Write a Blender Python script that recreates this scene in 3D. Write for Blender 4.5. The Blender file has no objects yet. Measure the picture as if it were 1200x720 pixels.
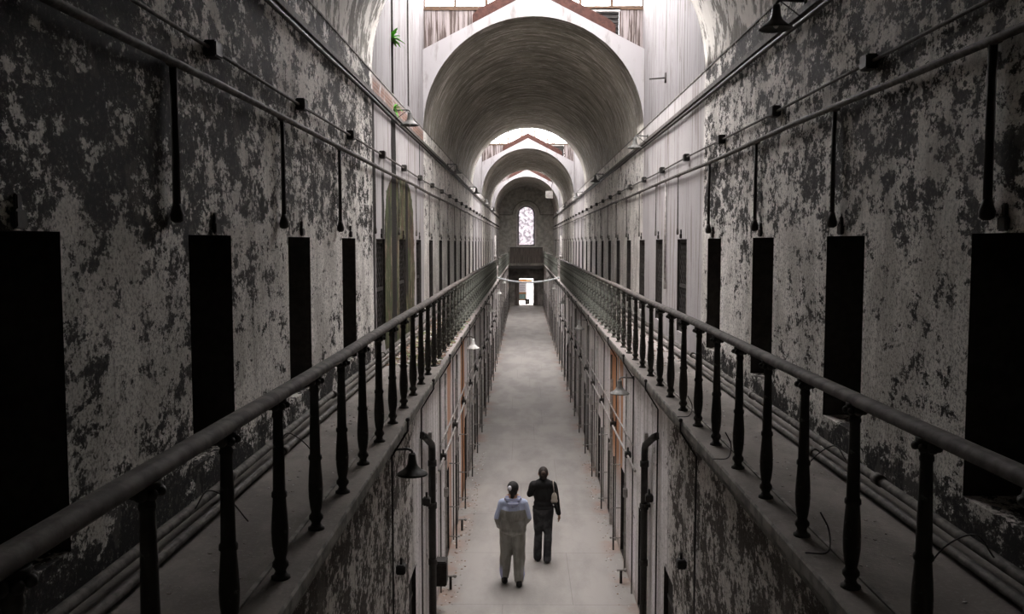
import bpy, bmesh, math, random
from mathutils import Vector, Matrix
random.seed(7)
S = bpy.context.scene
C = S.collection
PI = math.pi
EYE = 5.6; DECK = 3.82; W = 2.4; LW = 1.55; LEDGE = 1.37; POST = 1.49
SPR = EYE + 2.47; CORN = EYE + 2.13
V_END = 80.0; V_START = -2.8
BAYS = [(13.3, 20.0), (39.3, 47.7), (62.0, 68.0)]
ORD = ['nearest', 'second', 'third', 'fourth', 'fifth', 'sixth', 'seventh', 'eighth', 'ninth', 'tenth', 'eleventh', 'twelfth', 'thirteenth',
       'fourteenth', 'fifteenth', 'sixteenth', 'seventeenth', 'eighteenth', 'nineteenth', 'twentieth', 'twenty-first', 'twenty-second',
       'twenty-third', 'twenty-fourth', 'twenty-fifth', 'twenty-sixth', 'twenty-seventh', 'twenty-eighth', 'twenty-ninth', 'thirtieth',
       'thirty-first', 'thirty-second', 'thirty-third']

# ------------------------------------------------------------------ node helper
class NT:
    def __init__(self, name):
        self.m = bpy.data.materials.new(name); self.m.use_nodes = True
        self.t = self.m.node_tree; self.t.nodes.clear()
        self.out = self.t.nodes.new('ShaderNodeOutputMaterial')
        tc = self.t.nodes.new('ShaderNodeTexCoord'); self.co = tc.outputs['Object']
        sp = self.t.nodes.new('ShaderNodeSeparateXYZ'); self.t.links.new(self.co, sp.inputs[0])
        self.x, self.y, self.z = sp.outputs
    def put(self, inp, v):
        if isinstance(v, bpy.types.NodeSocket): self.t.links.new(v, inp)
        elif isinstance(v, (tuple, list)):
            inp.default_value = tuple(v) if len(v) == len(inp.default_value) else tuple(v) + (1.0,)
        else: inp.default_value = v
    def math(self, op, a, b=0.0, c=None, clamp=False):
        n = self.t.nodes.new('ShaderNodeMath'); n.operation = op; n.use_clamp = clamp
        self.put(n.inputs[0], a); self.put(n.inputs[1], b)
        if c is not None: self.put(n.inputs[2], c)
        return n.outputs[0]
    def add(self, a, b): return self.math('ADD', a, b)
    def sub(self, a, b): return self.math('SUBTRACT', a, b)
    def mul(self, a, b): return self.math('MULTIPLY', a, b)
    def mx(self, a, b): return self.math('MAXIMUM', a, b)
    def mn(self, a, b): return self.math('MINIMUM', a, b)
    def step(self, v, lo, hi):          # smooth 0..1 ramp
        n = self.t.nodes.new('ShaderNodeMapRange'); n.interpolation_type = 'SMOOTHSTEP'
        self.put(n.inputs[0], v); self.put(n.inputs[1], lo); self.put(n.inputs[2], hi)
        n.inputs[3].default_value = 0; n.inputs[4].default_value = 1
        return n.outputs[0]
    def lin(self, v, a, b, c, d):
        n = self.t.nodes.new('ShaderNodeMapRange'); n.clamp = True
        self.put(n.inputs[0], v); self.put(n.inputs[1], a); self.put(n.inputs[2], b); self.put(n.inputs[3], c); self.put(n.inputs[4], d)
        return n.outputs[0]
    def pulse(self, v, a, b, s=.15): return self.mul(self.step(v, a - s, a + s), self.sub(1.0, self.step(v, b - s, b + s)))
    def vec(self, sx=1, sy=1, sz=1, off=(0, 0, 0)):
        n = self.t.nodes.new('ShaderNodeMapping'); self.put(n.inputs[0], self.co)
        n.inputs['Scale'].default_value = (sx, sy, sz); n.inputs['Location'].default_value = off
        return n.outputs[0]
    def noise(self, vec, scale, detail=6, rough=.6, dist=0.0):
        n = self.t.nodes.new('ShaderNodeTexNoise'); self.put(n.inputs['Vector'], vec)
        n.inputs['Scale'].default_value = scale; n.inputs['Detail'].default_value = detail
        n.inputs['Roughness'].default_value = rough; n.inputs['Distortion'].default_value = dist
        return n.outputs[0]
    def mix(self, f, a, b):
        n = self.t.nodes.new('ShaderNodeMix'); n.data_type = 'RGBA'
        self.put(n.inputs[0], f); self.put(n.inputs[6], a); self.put(n.inputs[7], b)
        return n.outputs[2]
    def bsdf(self, col, rough=.8, metal=0.0, bump=None, bs=.3, bd=.02, spec=.3):
        p = self.t.nodes.new('ShaderNodeBsdfPrincipled')
        self.put(p.inputs['Base Color'], col); self.put(p.inputs['Roughness'], rough); self.put(p.inputs['Metallic'], metal)
        p.inputs['Specular IOR Level'].default_value = spec
        if bump is not None:
            b = self.t.nodes.new('ShaderNodeBump'); b.inputs['Strength'].default_value = bs; b.inputs['Distance'].default_value = bd
            self.put(b.inputs['Height'], bump); self.t.links.new(b.outputs[0], p.inputs['Normal'])
        self.t.links.new(p.outputs[0], self.out.inputs[0])
        return self.m

def flat(name, col, rough=.7, metal=0.0, var=.25, scale=14):
    n = NT(name); k = n.noise(n.vec(), scale, 5, .6)
    d = tuple(c * (1 - var) for c in col); l = tuple(min(1, c * (1 + var)) for c in col)
    return n.bsdf(n.mix(n.step(k, .35, .65), d, l), rough, metal, k, .25, .01)

def baymask(n):
    a = None
    for (p, q) in BAYS:
        m = n.pulse(n.y, p, q, .12)
        a = m if a is None else n.mx(a, m)
    return a

def wall_mat(name, left):
    n = NT(name)
    big = n.noise(n.vec(1, .7, .8), 1.3, 3, .5)
    mid = n.noise(n.vec(1, .62, 1.0), 5.0, 15, .74, .1)
    fine = n.noise(n.vec(1, .7, .85), 24, 9, .78, .1)
    streak = n.noise(n.vec(1, 1, .07), 7, 8, .65)
    pe = n.add(n.add(n.mul(mid, .5), n.mul(fine, .33)), n.add(n.mul(big, .17), 0))
    bay = baymask(n)
    far = n.step(n.y, 13.1, 13.5)
    # how much paint has gone: high above the doors near the start, little lower down and beyond the first skylight
    upz = n.step(n.z, EYE - .15, EYE + .35)
    thr = n.lin(upz, 0, 1, .462, .506 if left else .503)
    thr = n.add(thr, n.mul(n.pulse(n.y, -5, 7, 1.5), .022 if left else .0))
    thr = n.sub(thr, n.mul(far, .05))
    thr = n.sub(thr, n.mul(bay, .065))
    # rough bare strip at the foot of the wall
    foot = n.sub(1.0, n.step(n.z, DECK + .2, DECK + .42))
    thr = n.add(thr, n.mul(foot, .07))
    dark = n.sub(1.0, n.step(n.sub(pe, thr), -.007, .007))
    darker = n.sub(1.0, n.step(n.sub(pe, thr), -.06, -.015))
    grey2 = n.noise(n.vec(1, 1, .6, (3, 9, 1)), 2.1, 7, .6)
    paint = n.mix(n.step(grey2, .42, .60), (.86, .83, .78), (.60, .575, .53))
    paint = n.mix(n.mul(n.step(streak, .54, .68), .4), paint, (.30, .28, .25))
    paint = n.mix(n.mul(bay, .9), paint, (.38, .36, .362))
    paint = n.mix(n.mul(bay, n.mul(n.step(streak, .53, .60), .8)), paint, (.21, .185, .165))
    bare = n.mix(darker, (.036, .032, .027), (.011, .010, .009))
    bare = n.mix(bay, bare, (.30, .25, .22))
    plas = n.noise(n.vec(1, 1, .7, (7, 2, 4)), 2.6, 6, .55)
    bare = n.mix(n.mul(n.step(plas, .58, .61), .5), bare, (.12, .108, .097))
    sp = n.noise(n.vec(1, .8, .9), 62, 4, .75); sq = n.noise(n.vec(1, .8, .7, (4, 4, 4)), 38, 6, .75)
    lowz = n.sub(1.0, n.mul(upz, .45))
    paint = n.mix(n.mul(n.mul(n.step(sp, .50, .60), .6), n.mul(lowz, n.lin(bay, 0, 1, 1, .35))), paint, (.20, .18, .155))
    paint = n.mix(n.mul(n.mul(n.step(sq, .54, .58), .7), n.mul(lowz, n.lin(bay, 0, 1, 1, .2))), paint, (.13, .117, .10))
    bare = n.mix(n.mul(n.step(sq, .58, .61), .4), bare, (.34, .32, .29))
    col = n.mix(dark, paint, bare)
    if left:
        # blind arch of bare masonry with moss, the bare brick of the ledge above and long cracks
        wob = n.mul(n.sub(n.noise(n.vec(), 2, 6, .65), .5), .9)
        yy = n.add(n.y, wob)
        u = n.math('ABSOLUTE', n.mul(n.sub(yy, 16.25), 1 / 2.0)); v = n.math('ABSOLUTE', n.mul(n.sub(n.z, 4.6), 1 / 2.15))
        se = n.add(n.math('POWER', u, 4), n.math('POWER', v, 4))
        arch = n.sub(1.0, n.step(se, .93, 1.0))
        mo = n.add(n.noise(n.vec(1, .8, .45), 3.5, 10, .74), n.mul(n.sub(n.y, 16.2), .012))
        mcol = n.mix(n.step(mo, .50, .56), (.055, .066, .026), (.065, .040, .026))
        mcol = n.mix(n.step(n.noise(n.vec(1, 1, .5, (5, 5, 5)), 5, 9, .74), .53, .58), mcol, (.17, .14, .095))
        mcol = n.mix(n.step(n.noise(n.vec(1, 1, .22, (2, 5, 9)), 5, 9, .72), .53, .58), mcol, (.02, .02, .012))
        col = n.mix(arch, col, mcol)
        bt = n.t.nodes.new('ShaderNodeTexBrick')
        cmb = n.t.nodes.new('ShaderNodeCombineXYZ'); n.put(cmb.inputs[0], n.y); n.put(cmb.inputs[1], n.z)
        n.put(bt.inputs['Vector'], cmb.outputs[0]); bt.inputs['Scale'].default_value = 4.5
        bt.inputs['Color1'].default_value = (.22, .105, .075, 1); bt.inputs['Color2'].default_value = (.12, .07, .052, 1)
        bt.inputs['Mortar'].default_value = (.26, .23, .205, 1)
        lb = n.mul(n.pulse(n.y, 13.3, 20, .1), n.pulse(n.z, CORN + .02, SPR - .06, .07))
        col = n.mix(n.mul(lb, n.step(n.noise(n.vec(), 2.5, 6, .6), .34, .46)), col, bt.outputs[0])
        for (a, b, z0, z1) in ((15.15, 15.7, 3.9, CORN), (13.25, 13.45, 3.8, CORN), (14.1, 14.32, 5.6, 6.7), (16.9, 17.25, 4.6, 6.75), (19.2, 19.35, 6.7, CORN)):
            wy = n.add(n.y, n.mul(n.sub(n.noise(n.vec(), 2, 4, .6), .5), .16))
            col = n.mix(n.mul(n.pulse(wy, a, b, .03), n.pulse(n.z, z0, z1, .1)), col, (.010, .007, .005))
    # rust runs under the service pipe
    rn = n.noise(n.vec(1, 1, .04, (0, 3, 0)), 5, 6, .7)
    col = n.mix(n.mul(n.mul(n.step(rn, .6, .7), far), n.mul(n.pulse(n.z, 5, 6.7, .5), .5)), col, (.20, .15, .12))
    h = n.add(n.mul(dark, -.8), n.mul(fine, .5))
    return n.bsdf(col, .85, 0, h, .55, .02, .2)

def lower_mat(name, left):
    n = NT(name)
    mid = n.noise(n.vec(1, .5, .6, (2, 3, 1)), 4.5, 13, .73, .1)
    fine = n.noise(n.vec(1, .45, .7, (1, 0, 0)), 24, 8, .75)
    streak = n.noise(n.vec(1, 1, .05), 5, 8, .65)
    pe = n.add(n.mul(mid, .6), n.mul(fine, .4))
    near = n.sub(1.0, n.step(n.y, 10.2, 11.4))
    thr = n.lin(near, 0, 1, .41, .505)
    dark = n.sub(1.0, n.step(n.sub(pe, thr), -.015, .015))
    paint = n.mix(n.step(streak, .42, .60), (.92, .89, .89), (.62, .59, .565))
    paint = n.mix(n.mul(near, .7), paint, (.60, .565, .51))
    sq = n.noise(n.vec(1, .6, .7, (4, 4, 4)), 34, 6, .75)
    paint = n.mix(n.mul(n.step(sq, .53, .58), n.lin(near, 0, 1, .35, .7)), paint, (.16, .14, .12))
    dk = n.mix(n.mul(n.step(sq, .56, .6), .5), (.07, .06, .05), (.32, .29, .25))
    col = n.mix(dark, paint, dk)
    seg = n.noise(n.vec(0, 1, 0), 1.6, 2, .5)
    col = n.mix(n.mul(n.step(seg, .60, .64), .35), col, (.2, .18, .16))
    if left: o = n.mx(n.pulse(n.y, 19.2, 20.4, .06), n.mul(n.pulse(n.y, 15.8, 16.6, .1), .8))
    else: o = n.mul(n.pulse(n.y, 15.9, 18.3, .06), n.step(n.z, .9, 1.8))
    on = n.noise(n.vec(1, 1, .1, (0, 7, 0)), 5, 6, .65)
    col = n.mix(n.mul(o, n.step(on, .36, .5)), col, (.55, .27, .13))
    foot = n.sub(1.0, n.step(n.z, .02, .3))
    col = n.mix(n.mul(foot, .5), col, (.22, .16, .12))
    return n.bsdf(col, .85, 0, n.add(n.mul(dark, -.8), n.mul(fine, .5)), .5, .02, .2)

def vault_mat():
    n = NT('vault_plaster')
    s = n.noise(n.vec(.5, 1.9, .5), 1.7, 10, .72, .15)
    f = n.noise(n.vec(.55, 2.6, .55, (3, 1, 2)), 3.0, 11, .76, .1)
    b = n.noise(n.vec(1, .6, 1), .8, 4, .5)
    col = n.mix(n.step(b, .35, .65), (.40, .375, .32), (.30, .285, .24))
    col = n.mix(n.mul(n.step(f, .53, .56), .85), col, (.74, .71, .67))
    col = n.mix(n.mul(n.step(s, .51, .57), .6), col, (.15, .14, .11))
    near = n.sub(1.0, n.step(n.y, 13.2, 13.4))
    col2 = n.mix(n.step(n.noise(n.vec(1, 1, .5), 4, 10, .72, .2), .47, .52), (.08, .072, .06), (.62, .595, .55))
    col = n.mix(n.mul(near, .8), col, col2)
    return n.bsdf(col, .9, 0, f, .4, .02, .2)

def white_plaster():
    n = NT('white_plaster')
    k = n.noise(n.vec(1, 1, .25), 4, 8, .65)
    return n.bsdf(n.mix(n.step(k, .52, .68), (.27, .257, .26), (.17, .158, .152)), .85, 0, k, .2, .01, .2)

def bay_wall_mat():
    n = NT('bay_wall_boards')
    k = n.noise(n.vec(1, 1, .06), 9, 8, .65); j = n.noise(n.vec(1, 1, .2, (4, 0, 0)), 5, 8, .7)
    col = n.mix(n.step(k, .5, .60), (.20, .19, .193), (.12, .11, .105))
    col = n.mix(n.mul(n.step(j, .57, .61), .7), col, (.09, .075, .065))
    gv = n.math('FRACT', n.mul(n.y, 1 / .42))
    col = n.mix(n.mul(n.pulse(gv, .96, 1.04, .012), .6), col, (.3, .27, .26))
    return n.bsdf(col, .85, 0, k, .2, .01, .2)

def plank_mat(name, a, b):
    n = NT(name)
    k = n.noise(n.vec(9, 9, .35), 3, 8, .65); g = n.math('FRACT', n.mul(n.x, 1 / .14))
    col = n.mix(n.step(k, .45, .58), a, b)
    col = n.mix(n.pulse(g, .93, 1.1, .02), col, (.05, .04, .035))
    return n.bsdf(col, .85, 0, k, .4, .01, .2)

def concrete_floor():
    n = NT('concrete_floor')
    a = n.noise(n.vec(1, .35, 1), 1.3, 8, .6); f = n.noise(n.vec(), 30, 5, .6); st = n.noise(n.vec(1, 1, 1, (4, 4, 0)), .9, 6, .6)
    col = n.mix(n.step(a, .38, .64), (.385, .362, .335), (.30, .284, .262))
    col = n.mix(n.mul(n.step(f, .45, .7), .25), col, (.42, .40, .38))
    ay = n.math('FRACT', n.mul(n.add(n.y, .4), 1 / 2.35)); ax = n.math('ABSOLUTE', n.sub(n.x, n.mul(n.math('FLOOR', n.mul(n.add(n.y, .4), 1 / 2.35)), 0.0)))
    col = n.mix(n.mul(n.pulse(ay, .994, 1.1, .002), .45), col, (.14, .13, .12))
    xs = n.math('SINE', n.mul(n.math('FLOOR', n.mul(n.add(n.y, .4), 1 / 2.35)), 2.3))
    col = n.mix(n.mul(n.pulse(n.sub(n.x, n.mul(xs, .6)), -.006, .006, .004), .35), col, (.14, .13, .12))
    edge = n.step(n.math('ABSOLUTE', n.x), 1.1, 1.5)
    col = n.mix(n.mul(n.mul(edge, n.step(st, .48, .6)), .6), col, (.36, .235, .175))
    col = n.mix(n.mul(n.step(st, .6, .72), .3), col, (.2, .18, .16))
    return n.bsdf(col, .8, 0, f, .15, .005, .3)

def deck_mat():
    n = NT('dusty_deck')
    a = n.noise(n.vec(1, .6, 1), 2.2, 8, .65); f = n.noise(n.vec(), 40, 5, .65)
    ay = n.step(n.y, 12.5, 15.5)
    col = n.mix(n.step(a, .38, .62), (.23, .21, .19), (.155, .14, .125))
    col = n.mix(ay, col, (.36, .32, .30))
    col = n.mix(n.mul(n.step(f, .5, .7), .4), col, (.30, .27, .245))
    return n.bsdf(col, .9, 0, f, .35, .01, .2)

def glass_mat(nm='skylight_glass', t=.94):
    n = NT(nm)
    tr = n.t.nodes.new('ShaderNodeBsdfTransparent'); tr.inputs[0].default_value = (t, t * 1.005, t * 1.005, 1)
    tl = n.t.nodes.new('ShaderNodeBsdfTranslucent'); tl.inputs[0].default_value = (.9, .9, .88, 1)
    mx = n.t.nodes.new('ShaderNodeMixShader'); mx.inputs[0].default_value = .12
    n.t.links.new(tr.outputs[0], mx.inputs[1]); n.t.links.new(tl.outputs[0], mx.inputs[2]); n.t.links.new(mx.outputs[0], n.out.inputs[0])
    return n.m

def dirty_glass():
    n = NT('grimy_window_glass')
    k = n.noise(n.vec(), 3.5, 6, .6)
    tr = n.t.nodes.new('ShaderNodeBsdfTransparent'); n.put(tr.inputs[0], n.mix(n.step(k, .35, .65), (.34, .33, .34), (.15, .147, .155)))
    tl = n.t.nodes.new('ShaderNodeBsdfTranslucent'); n.put(tl.inputs[0], (.3, .29, .3, 1))
    mx = n.t.nodes.new('ShaderNodeMixShader'); mx.inputs[0].default_value = .2
    n.t.links.new(tr.outputs[0], mx.inputs[1]); n.t.links.new(tl.outputs[0], mx.inputs[2]); n.t.links.new(mx.outputs[0], n.out.inputs[0])
    return n.m

def rail_mat():
    n = NT('weathered_backlit_rail_paint')
    k = n.noise(n.vec(), 22, 6, .65); g = n.noise(n.vec(1, 1, .5), 5, 4, .6)
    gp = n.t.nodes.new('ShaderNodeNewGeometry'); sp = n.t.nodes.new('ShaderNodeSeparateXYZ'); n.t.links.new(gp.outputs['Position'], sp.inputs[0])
    depth_light = n.step(sp.outputs[1], 10.5, 19)          # shade painted in: dark backlit balusters near, lighter green ones far
    col = n.mix(n.step(k, n.lin(depth_light, 0, 1, .60, .40), n.lin(depth_light, 0, 1, .78, .56)), (.045, .042, .036), (.24, .255, .22))
    col = n.mix(n.mul(n.step(g, .5, .7), n.mul(depth_light, .35)), col, (.33, .35, .31))
    return n.bsdf(col, .7, .0, k, .3, .006, .3)

M = {}
M['wl'] = wall_mat('upper_plaster_left', True); M['wr'] = wall_mat('upper_plaster_right', False)
M['ll'] = lower_mat('lower_plaster_left', True); M['lr'] = lower_mat('lower_plaster_right', False)
M['vault'] = vault_mat(); M['white'] = white_plaster(); M['bay'] = bay_wall_mat()
M['planks'] = plank_mat('grey_planks', (.24, .21, .205), (.065, .048, .042))
M['rust'] = flat('rusty_rafter', (.045, .018, .013), .85)
M['floor'] = concrete_floor(); M['deck'] = deck_mat()
M['cell'] = flat('shaded_cell_plaster', (.035, .03, .027), .95)  # near-black tone paints in the shade of the cell recesses
M['glass'] = glass_mat(); M['dirty'] = dirty_glass(); M['roofglass'] = glass_mat('dimming_roof_glass', .36); M['frame'] = flat('skylight_frame', (.07, .04, .022), .7)  # roof glass tinted dark to hold back daylight on the bay walls
M['rail'] = rail_mat()
M['handrail'] = flat('handrail_wood', (.105, .09, .08), .8, 0, .35, 9)
M['iron'] = flat('dark_iron', (.035, .03, .027), .6, .2)
M['pipe'] = flat('painted_pipe', (.095, .086, .076), .8, 0, .4)
M['palepipe'] = flat('pale_pipe', (.33, .31, .29), .7, 0)
M['box'] = flat('junction_box_black', (.028, .025, .022), .6)
M['gate'] = flat('gate_iron', (.022, .018, .015), .85, 0)
M['shade_dark'] = flat('lamp_enamel_backlit', (.06, .058, .052), .5)  # nearest lamps darkened in colour to read as backlit silhouettes
M['shade_mid'] = flat('lamp_enamel_mid', (.10, .098, .092), .6)
M['shade_grey'] = flat('lamp_enamel_grey', (.22, .215, .20), .5)
M['shade_white'] = flat('lamp_enamel_white', (.62, .61, .58), .5)
M['molding'] = flat('ledge_molding', (.20, .19, .17), .85, 0, .4, 6)
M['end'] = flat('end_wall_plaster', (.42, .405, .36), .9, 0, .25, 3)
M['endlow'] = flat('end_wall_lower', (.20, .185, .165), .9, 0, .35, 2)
M['darkwood'] = plank_mat('dark_wood', (.14, .12, .105), (.06, .05, .043))
M['paintframe'] = flat('pale_painted_frame', (.62, .60, .58), .6)

# ------------------------------------------------------------------ mesh helpers
def mesh_obj(name, bm, mats, parent=None, smooth=False):
    me = bpy.data.meshes.new(name)
    bmesh.ops.recalc_face_normals(bm, faces=bm.faces) if smooth != 'keep' else None
    bm.to_mesh(me); bm.free()
    for m in (mats if isinstance(mats, list) else [mats]): me.materials.append(m)
    if smooth is True:
        for p in me.polygons: p.use_smooth = True
    o = bpy.data.objects.new(name, me); C.objects.link(o)
    if parent: o.parent = parent
    return o
def tag(o, label=None, cat=None, group=None, kind=None):
    if label: o['label'] = label
    if cat: o['category'] = cat
    if group: o['group'] = group
    if kind: o['kind'] = kind
    return o
def thing(name, label, cat, loc=(0, 0, 0), rz=0, group=None, kind=None):
    o = bpy.data.objects.new(name, None); C.objects.link(o); o.location = loc; o.rotation_euler = (0, 0, rz); o.empty_display_size = .1
    return tag(o, label, cat, group, kind)
def dup(root, loc, rz=None, label=None, group=None):
    r = root.copy(); C.objects.link(r); r.location = loc
    if rz is not None: r.rotation_euler = (0, 0, rz)
    if label: r['label'] = label
    if group: r['group'] = group
    for ch in list(root.children):
        c = ch.copy(); C.objects.link(c); c.parent = r
        for g in ch.children:
            d = g.copy(); C.objects.link(d); d.parent = c
    return r
def struct(name, bm, mats, label, cat, parent=None, smooth=False):
    o = mesh_obj(name, bm, mats, parent, smooth)
    return tag(o, label, cat, None, 'structure')
def box(bm, x0, x1, y0, y1, z0, z1, mi=0, bev=0):
    vs = [bm.verts.new((x, y, z)) for x in (x0, x1) for y in (y0, y1) for z in (z0, z1)]
    fs = []
    for f in ((0, 1, 3, 2), (4, 6, 7, 5), (0, 4, 5, 1), (2, 3, 7, 6), (0, 2, 6, 4), (1, 5, 7, 3)):
        q = bm.faces.new([vs[i] for i in f]); q.material_index = mi; fs.append(q)
    if bev:
        es = list({e for q in fs for e in q.edges})
        bmesh.ops.bevel(bm, geom=es, offset=bev, segments=2, affect='EDGES')
    return vs
def quad(bm, pts, mi=0):
    f = bm.faces.new([bm.verts.new(p) for p in pts]); f.material_index = mi; return f
def tube(bm, pts, r, seg=10, caps=True, mi=0):
    pts = [Vector(p) for p in pts]; rs = r if isinstance(r, (list, tuple)) else [r] * len(pts)
    rings = []; up = None
    for i, p in enumerate(pts):
        d = (pts[min(i + 1, len(pts) - 1)] - pts[max(i - 1, 0)]).normalized()
        if up is None: up = Vector((0, 0, 1)) if abs(d.z) < .9 else Vector((1, 0, 0))
        a = d.cross(up).normalized(); b = a.cross(d).normalized(); up = b
        rings.append([bm.verts.new(p + a * (math.cos(t) * rs[i]) + b * (math.sin(t) * rs[i])) for t in [2 * PI * k / seg for k in range(seg)]])
    for r0, r1 in zip(rings, rings[1:]):
        for k in range(seg):
            f = bm.faces.new((r0[k], r0[(k + 1) % seg], r1[(k + 1) % seg], r1[k])); f.material_index = mi; f.smooth = True
    if caps:
        f = bm.faces.new(rings[0][::-1]); f.material_index = mi; f = bm.faces.new(rings[-1]); f.material_index = mi
def lathe(bm, prof, seg=14, c=(0, 0, 0), close=True):
    rings = [[bm.verts.new((c[0] + r * math.cos(2 * PI * k / seg), c[1] + r * math.sin(2 * PI * k / seg), c[2] + z)) for k in range(seg)] for r, z in prof]
    for a, b in zip(rings, rings[1:]):
        for k in range(seg):
            f = bm.faces.new((a[k], a[(k + 1) % seg], b[(k + 1) % seg], b[k])); f.smooth = True
    if close: bm.faces.new(rings[0][::-1]); bm.faces.new(rings[-1])
def sphere(bm, c, r, u=10, v=7, sc=(1, 1, 1)):
    m = Matrix.Translation(c) @ Matrix.Diagonal((sc[0], sc[1], sc[2], 1))
    g = bmesh.ops.create_uvsphere(bm, u_segments=u, v_segments=v, radius=r, matrix=m)
    for x in g['verts']:
        for f in x.link_faces: f.smooth = True

# ------------------------------------------------------------------ door spacing
DL = [3.42 + 2.52 * k for k in range(-2, 30)]; DR = [4.45 + 2.53 * k for k in range(-2, 30)]
DL = [d for d in DL if -2 < d < 77.5]; DR = [d for d in DR if -2 < d < 77.5]
DW = .87; DZ0 = DECK + .28; DZ1 = EYE + .05
LOW = [10.4 + 2.52 * k for k in range(-4, 27)]; LOW = [d for d in LOW if d < 77]
LDW = .68; LZ0 = .05; LZ1 = 1.58

def upper_wall(name, s, doors, mat, label):
    bm = bmesh.new(); X = s * W
    ys = sorted([V_START, V_END] + [d for d in doors] + [d + DW for d in doors])
    for y0, y1 in zip(ys, ys[1:]):
        isdoor = any(abs(y0 - d) < 1e-6 for d in doors)
        for z0, z1 in ((DECK, DZ0), (DZ0, DZ1), (DZ1, SPR)):
            if isdoor and z0 == DZ0: continue
            quad(bm, [(X, y0, z0), (X, y1, z0), (X, y1, z1), (X, y0, z1)])
    T = .95
    for d in doors:
        a, b, X2 = d, d + DW, s * (W + T)
        Xm = s * (W + .42)
        for (p, q, mi) in ((X, Xm, 0), (Xm, X2, 1)):
            quad(bm, [(p, a, DZ0), (q, a, DZ0), (q, a, DZ1), (p, a, DZ1)], mi)
            quad(bm, [(p, b, DZ0), (q, b, DZ0), (q, b, DZ1), (p, b, DZ1)], 1)  # jamb facing the view takes the painted shade tone
            quad(bm, [(p, a, DZ1), (q, a, DZ1), (q, b, DZ1), (p, b, DZ1)], 1)
            quad(bm, [(p, a, DZ0), (q, a, DZ0), (q, b, DZ0), (p, b, DZ0)], mi)
        quad(bm, [(X2, a, DZ0), (X2, b, DZ0), (X2, b, DZ1), (X2, a, DZ1)], 1)
    return struct(name, bm, [mat, M['cell']], label, 'wall', smooth='keep')
upper_wall('wall_left', -1, DL, M['wl'], 'peeling plaster upper wall with the mossy patch, pierced by cell doorways')
upper_wall('wall_right', 1, DR, M['wr'], 'peeling plaster upper wall without moss, pierced by cell doorways')

def lower_wall(name, s, mat, label):
    bm = bmesh.new(); X = s * LW
    ys = sorted([V_START, V_END] + LOW + [d + LDW for d in LOW])
    for y0, y1 in zip(ys, ys[1:]):
        isdoor = any(abs(y0 - d) < 1e-6 for d in LOW)
        for z0, z1 in ((0, LZ0), (LZ0, LZ1), (LZ1, DECK - .02)):
            if isdoor and z0 == LZ0: continue
            quad(bm, [(X, y0, z0), (X, y1, z0), (X, y1, z1), (X, y0, z1)])
    for d in LOW:
        a, b, X2, Xm = d, d + LDW, s * (LW + .8), s * (LW + .1)
        for (p, q, mi) in ((X, Xm, 1), (Xm, X2, 1)):
            quad(bm, [(p, a, LZ0), (q, a, LZ0), (q, a, LZ1), (p, a, LZ1)], mi)
            quad(bm, [(p, b, LZ0), (q, b, LZ0), (q, b, LZ1), (p, b, LZ1)], mi)
            quad(bm, [(p, a, LZ1), (q, a, LZ1), (q, b, LZ1), (p, b, LZ1)], mi)
            quad(bm, [(p, a, LZ0), (q, a, LZ0), (q, b, LZ0), (p, b, LZ0)], mi)
        quad(bm, [(X2, a, LZ0), (X2, b, LZ0), (X2, b, LZ1), (X2, a, LZ1)], 1)
    return struct(name, bm, [mat, M['cell']], label, 'wall', smooth='keep')
lower_wall('wall_lower_left', -1, M['ll'], 'streaked ground floor wall under the gallery on the mossy side')
lower_wall('wall_lower_right', 1, M['lr'], 'streaked ground floor wall under the gallery with an orange brown panel')

# floor
bm = bmesh.new(); box(bm, -3.6, 3.6, V_START - .2, V_END + .3, -.2, 0)
struct('floor', bm, M['floor'], 'long grey concrete corridor floor', 'floor')

# gallery decks with their stepped edge
for s, side in ((-1, 'left'), (1, 'right')):
    bm = bmesh.new()
    a, b = sorted((s * (LEDGE + .0), s * (W + .05)))
    prof = [(W + .05, DECK), (LEDGE + .01, DECK), (LEDGE, DECK - .015), (LEDGE, DECK - .085), (LEDGE + .035, DECK - .10), (LEDGE + .035, DECK - .15),
            (LEDGE + .09, DECK - .21), (LEDGE + .14, DECK - .25), (LEDGE + .14, DECK - .29), (LW + .02, DECK - .32), (W + .05, DECK - .32)]
    n = 60; rings = []
    for i in range(n + 1):
        y = V_START + (V_END - V_START) * i / n
        rings.append([bm.verts.new((s * px, y, pz)) for px, pz in prof])
    for r0, r1 in zip(rings, rings[1:]):
        for k in range(len(prof) - 1):
            f = bm.faces.new((r0[k], r0[k + 1], r1[k + 1], r1[k])); f.material_index = 0 if k == 0 else 1
    # raised strip behind the posts
    box(bm, *sorted((s * 1.575, s * 1.60)), V_START, V_END, DECK - .01, DECK + .012, 1)
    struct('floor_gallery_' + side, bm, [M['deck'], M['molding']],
           ('dusty gallery walkway strewn with leaf litter' if s < 0 else 'dusty gallery walkway without leaf litter'), 'walkway')

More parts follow.
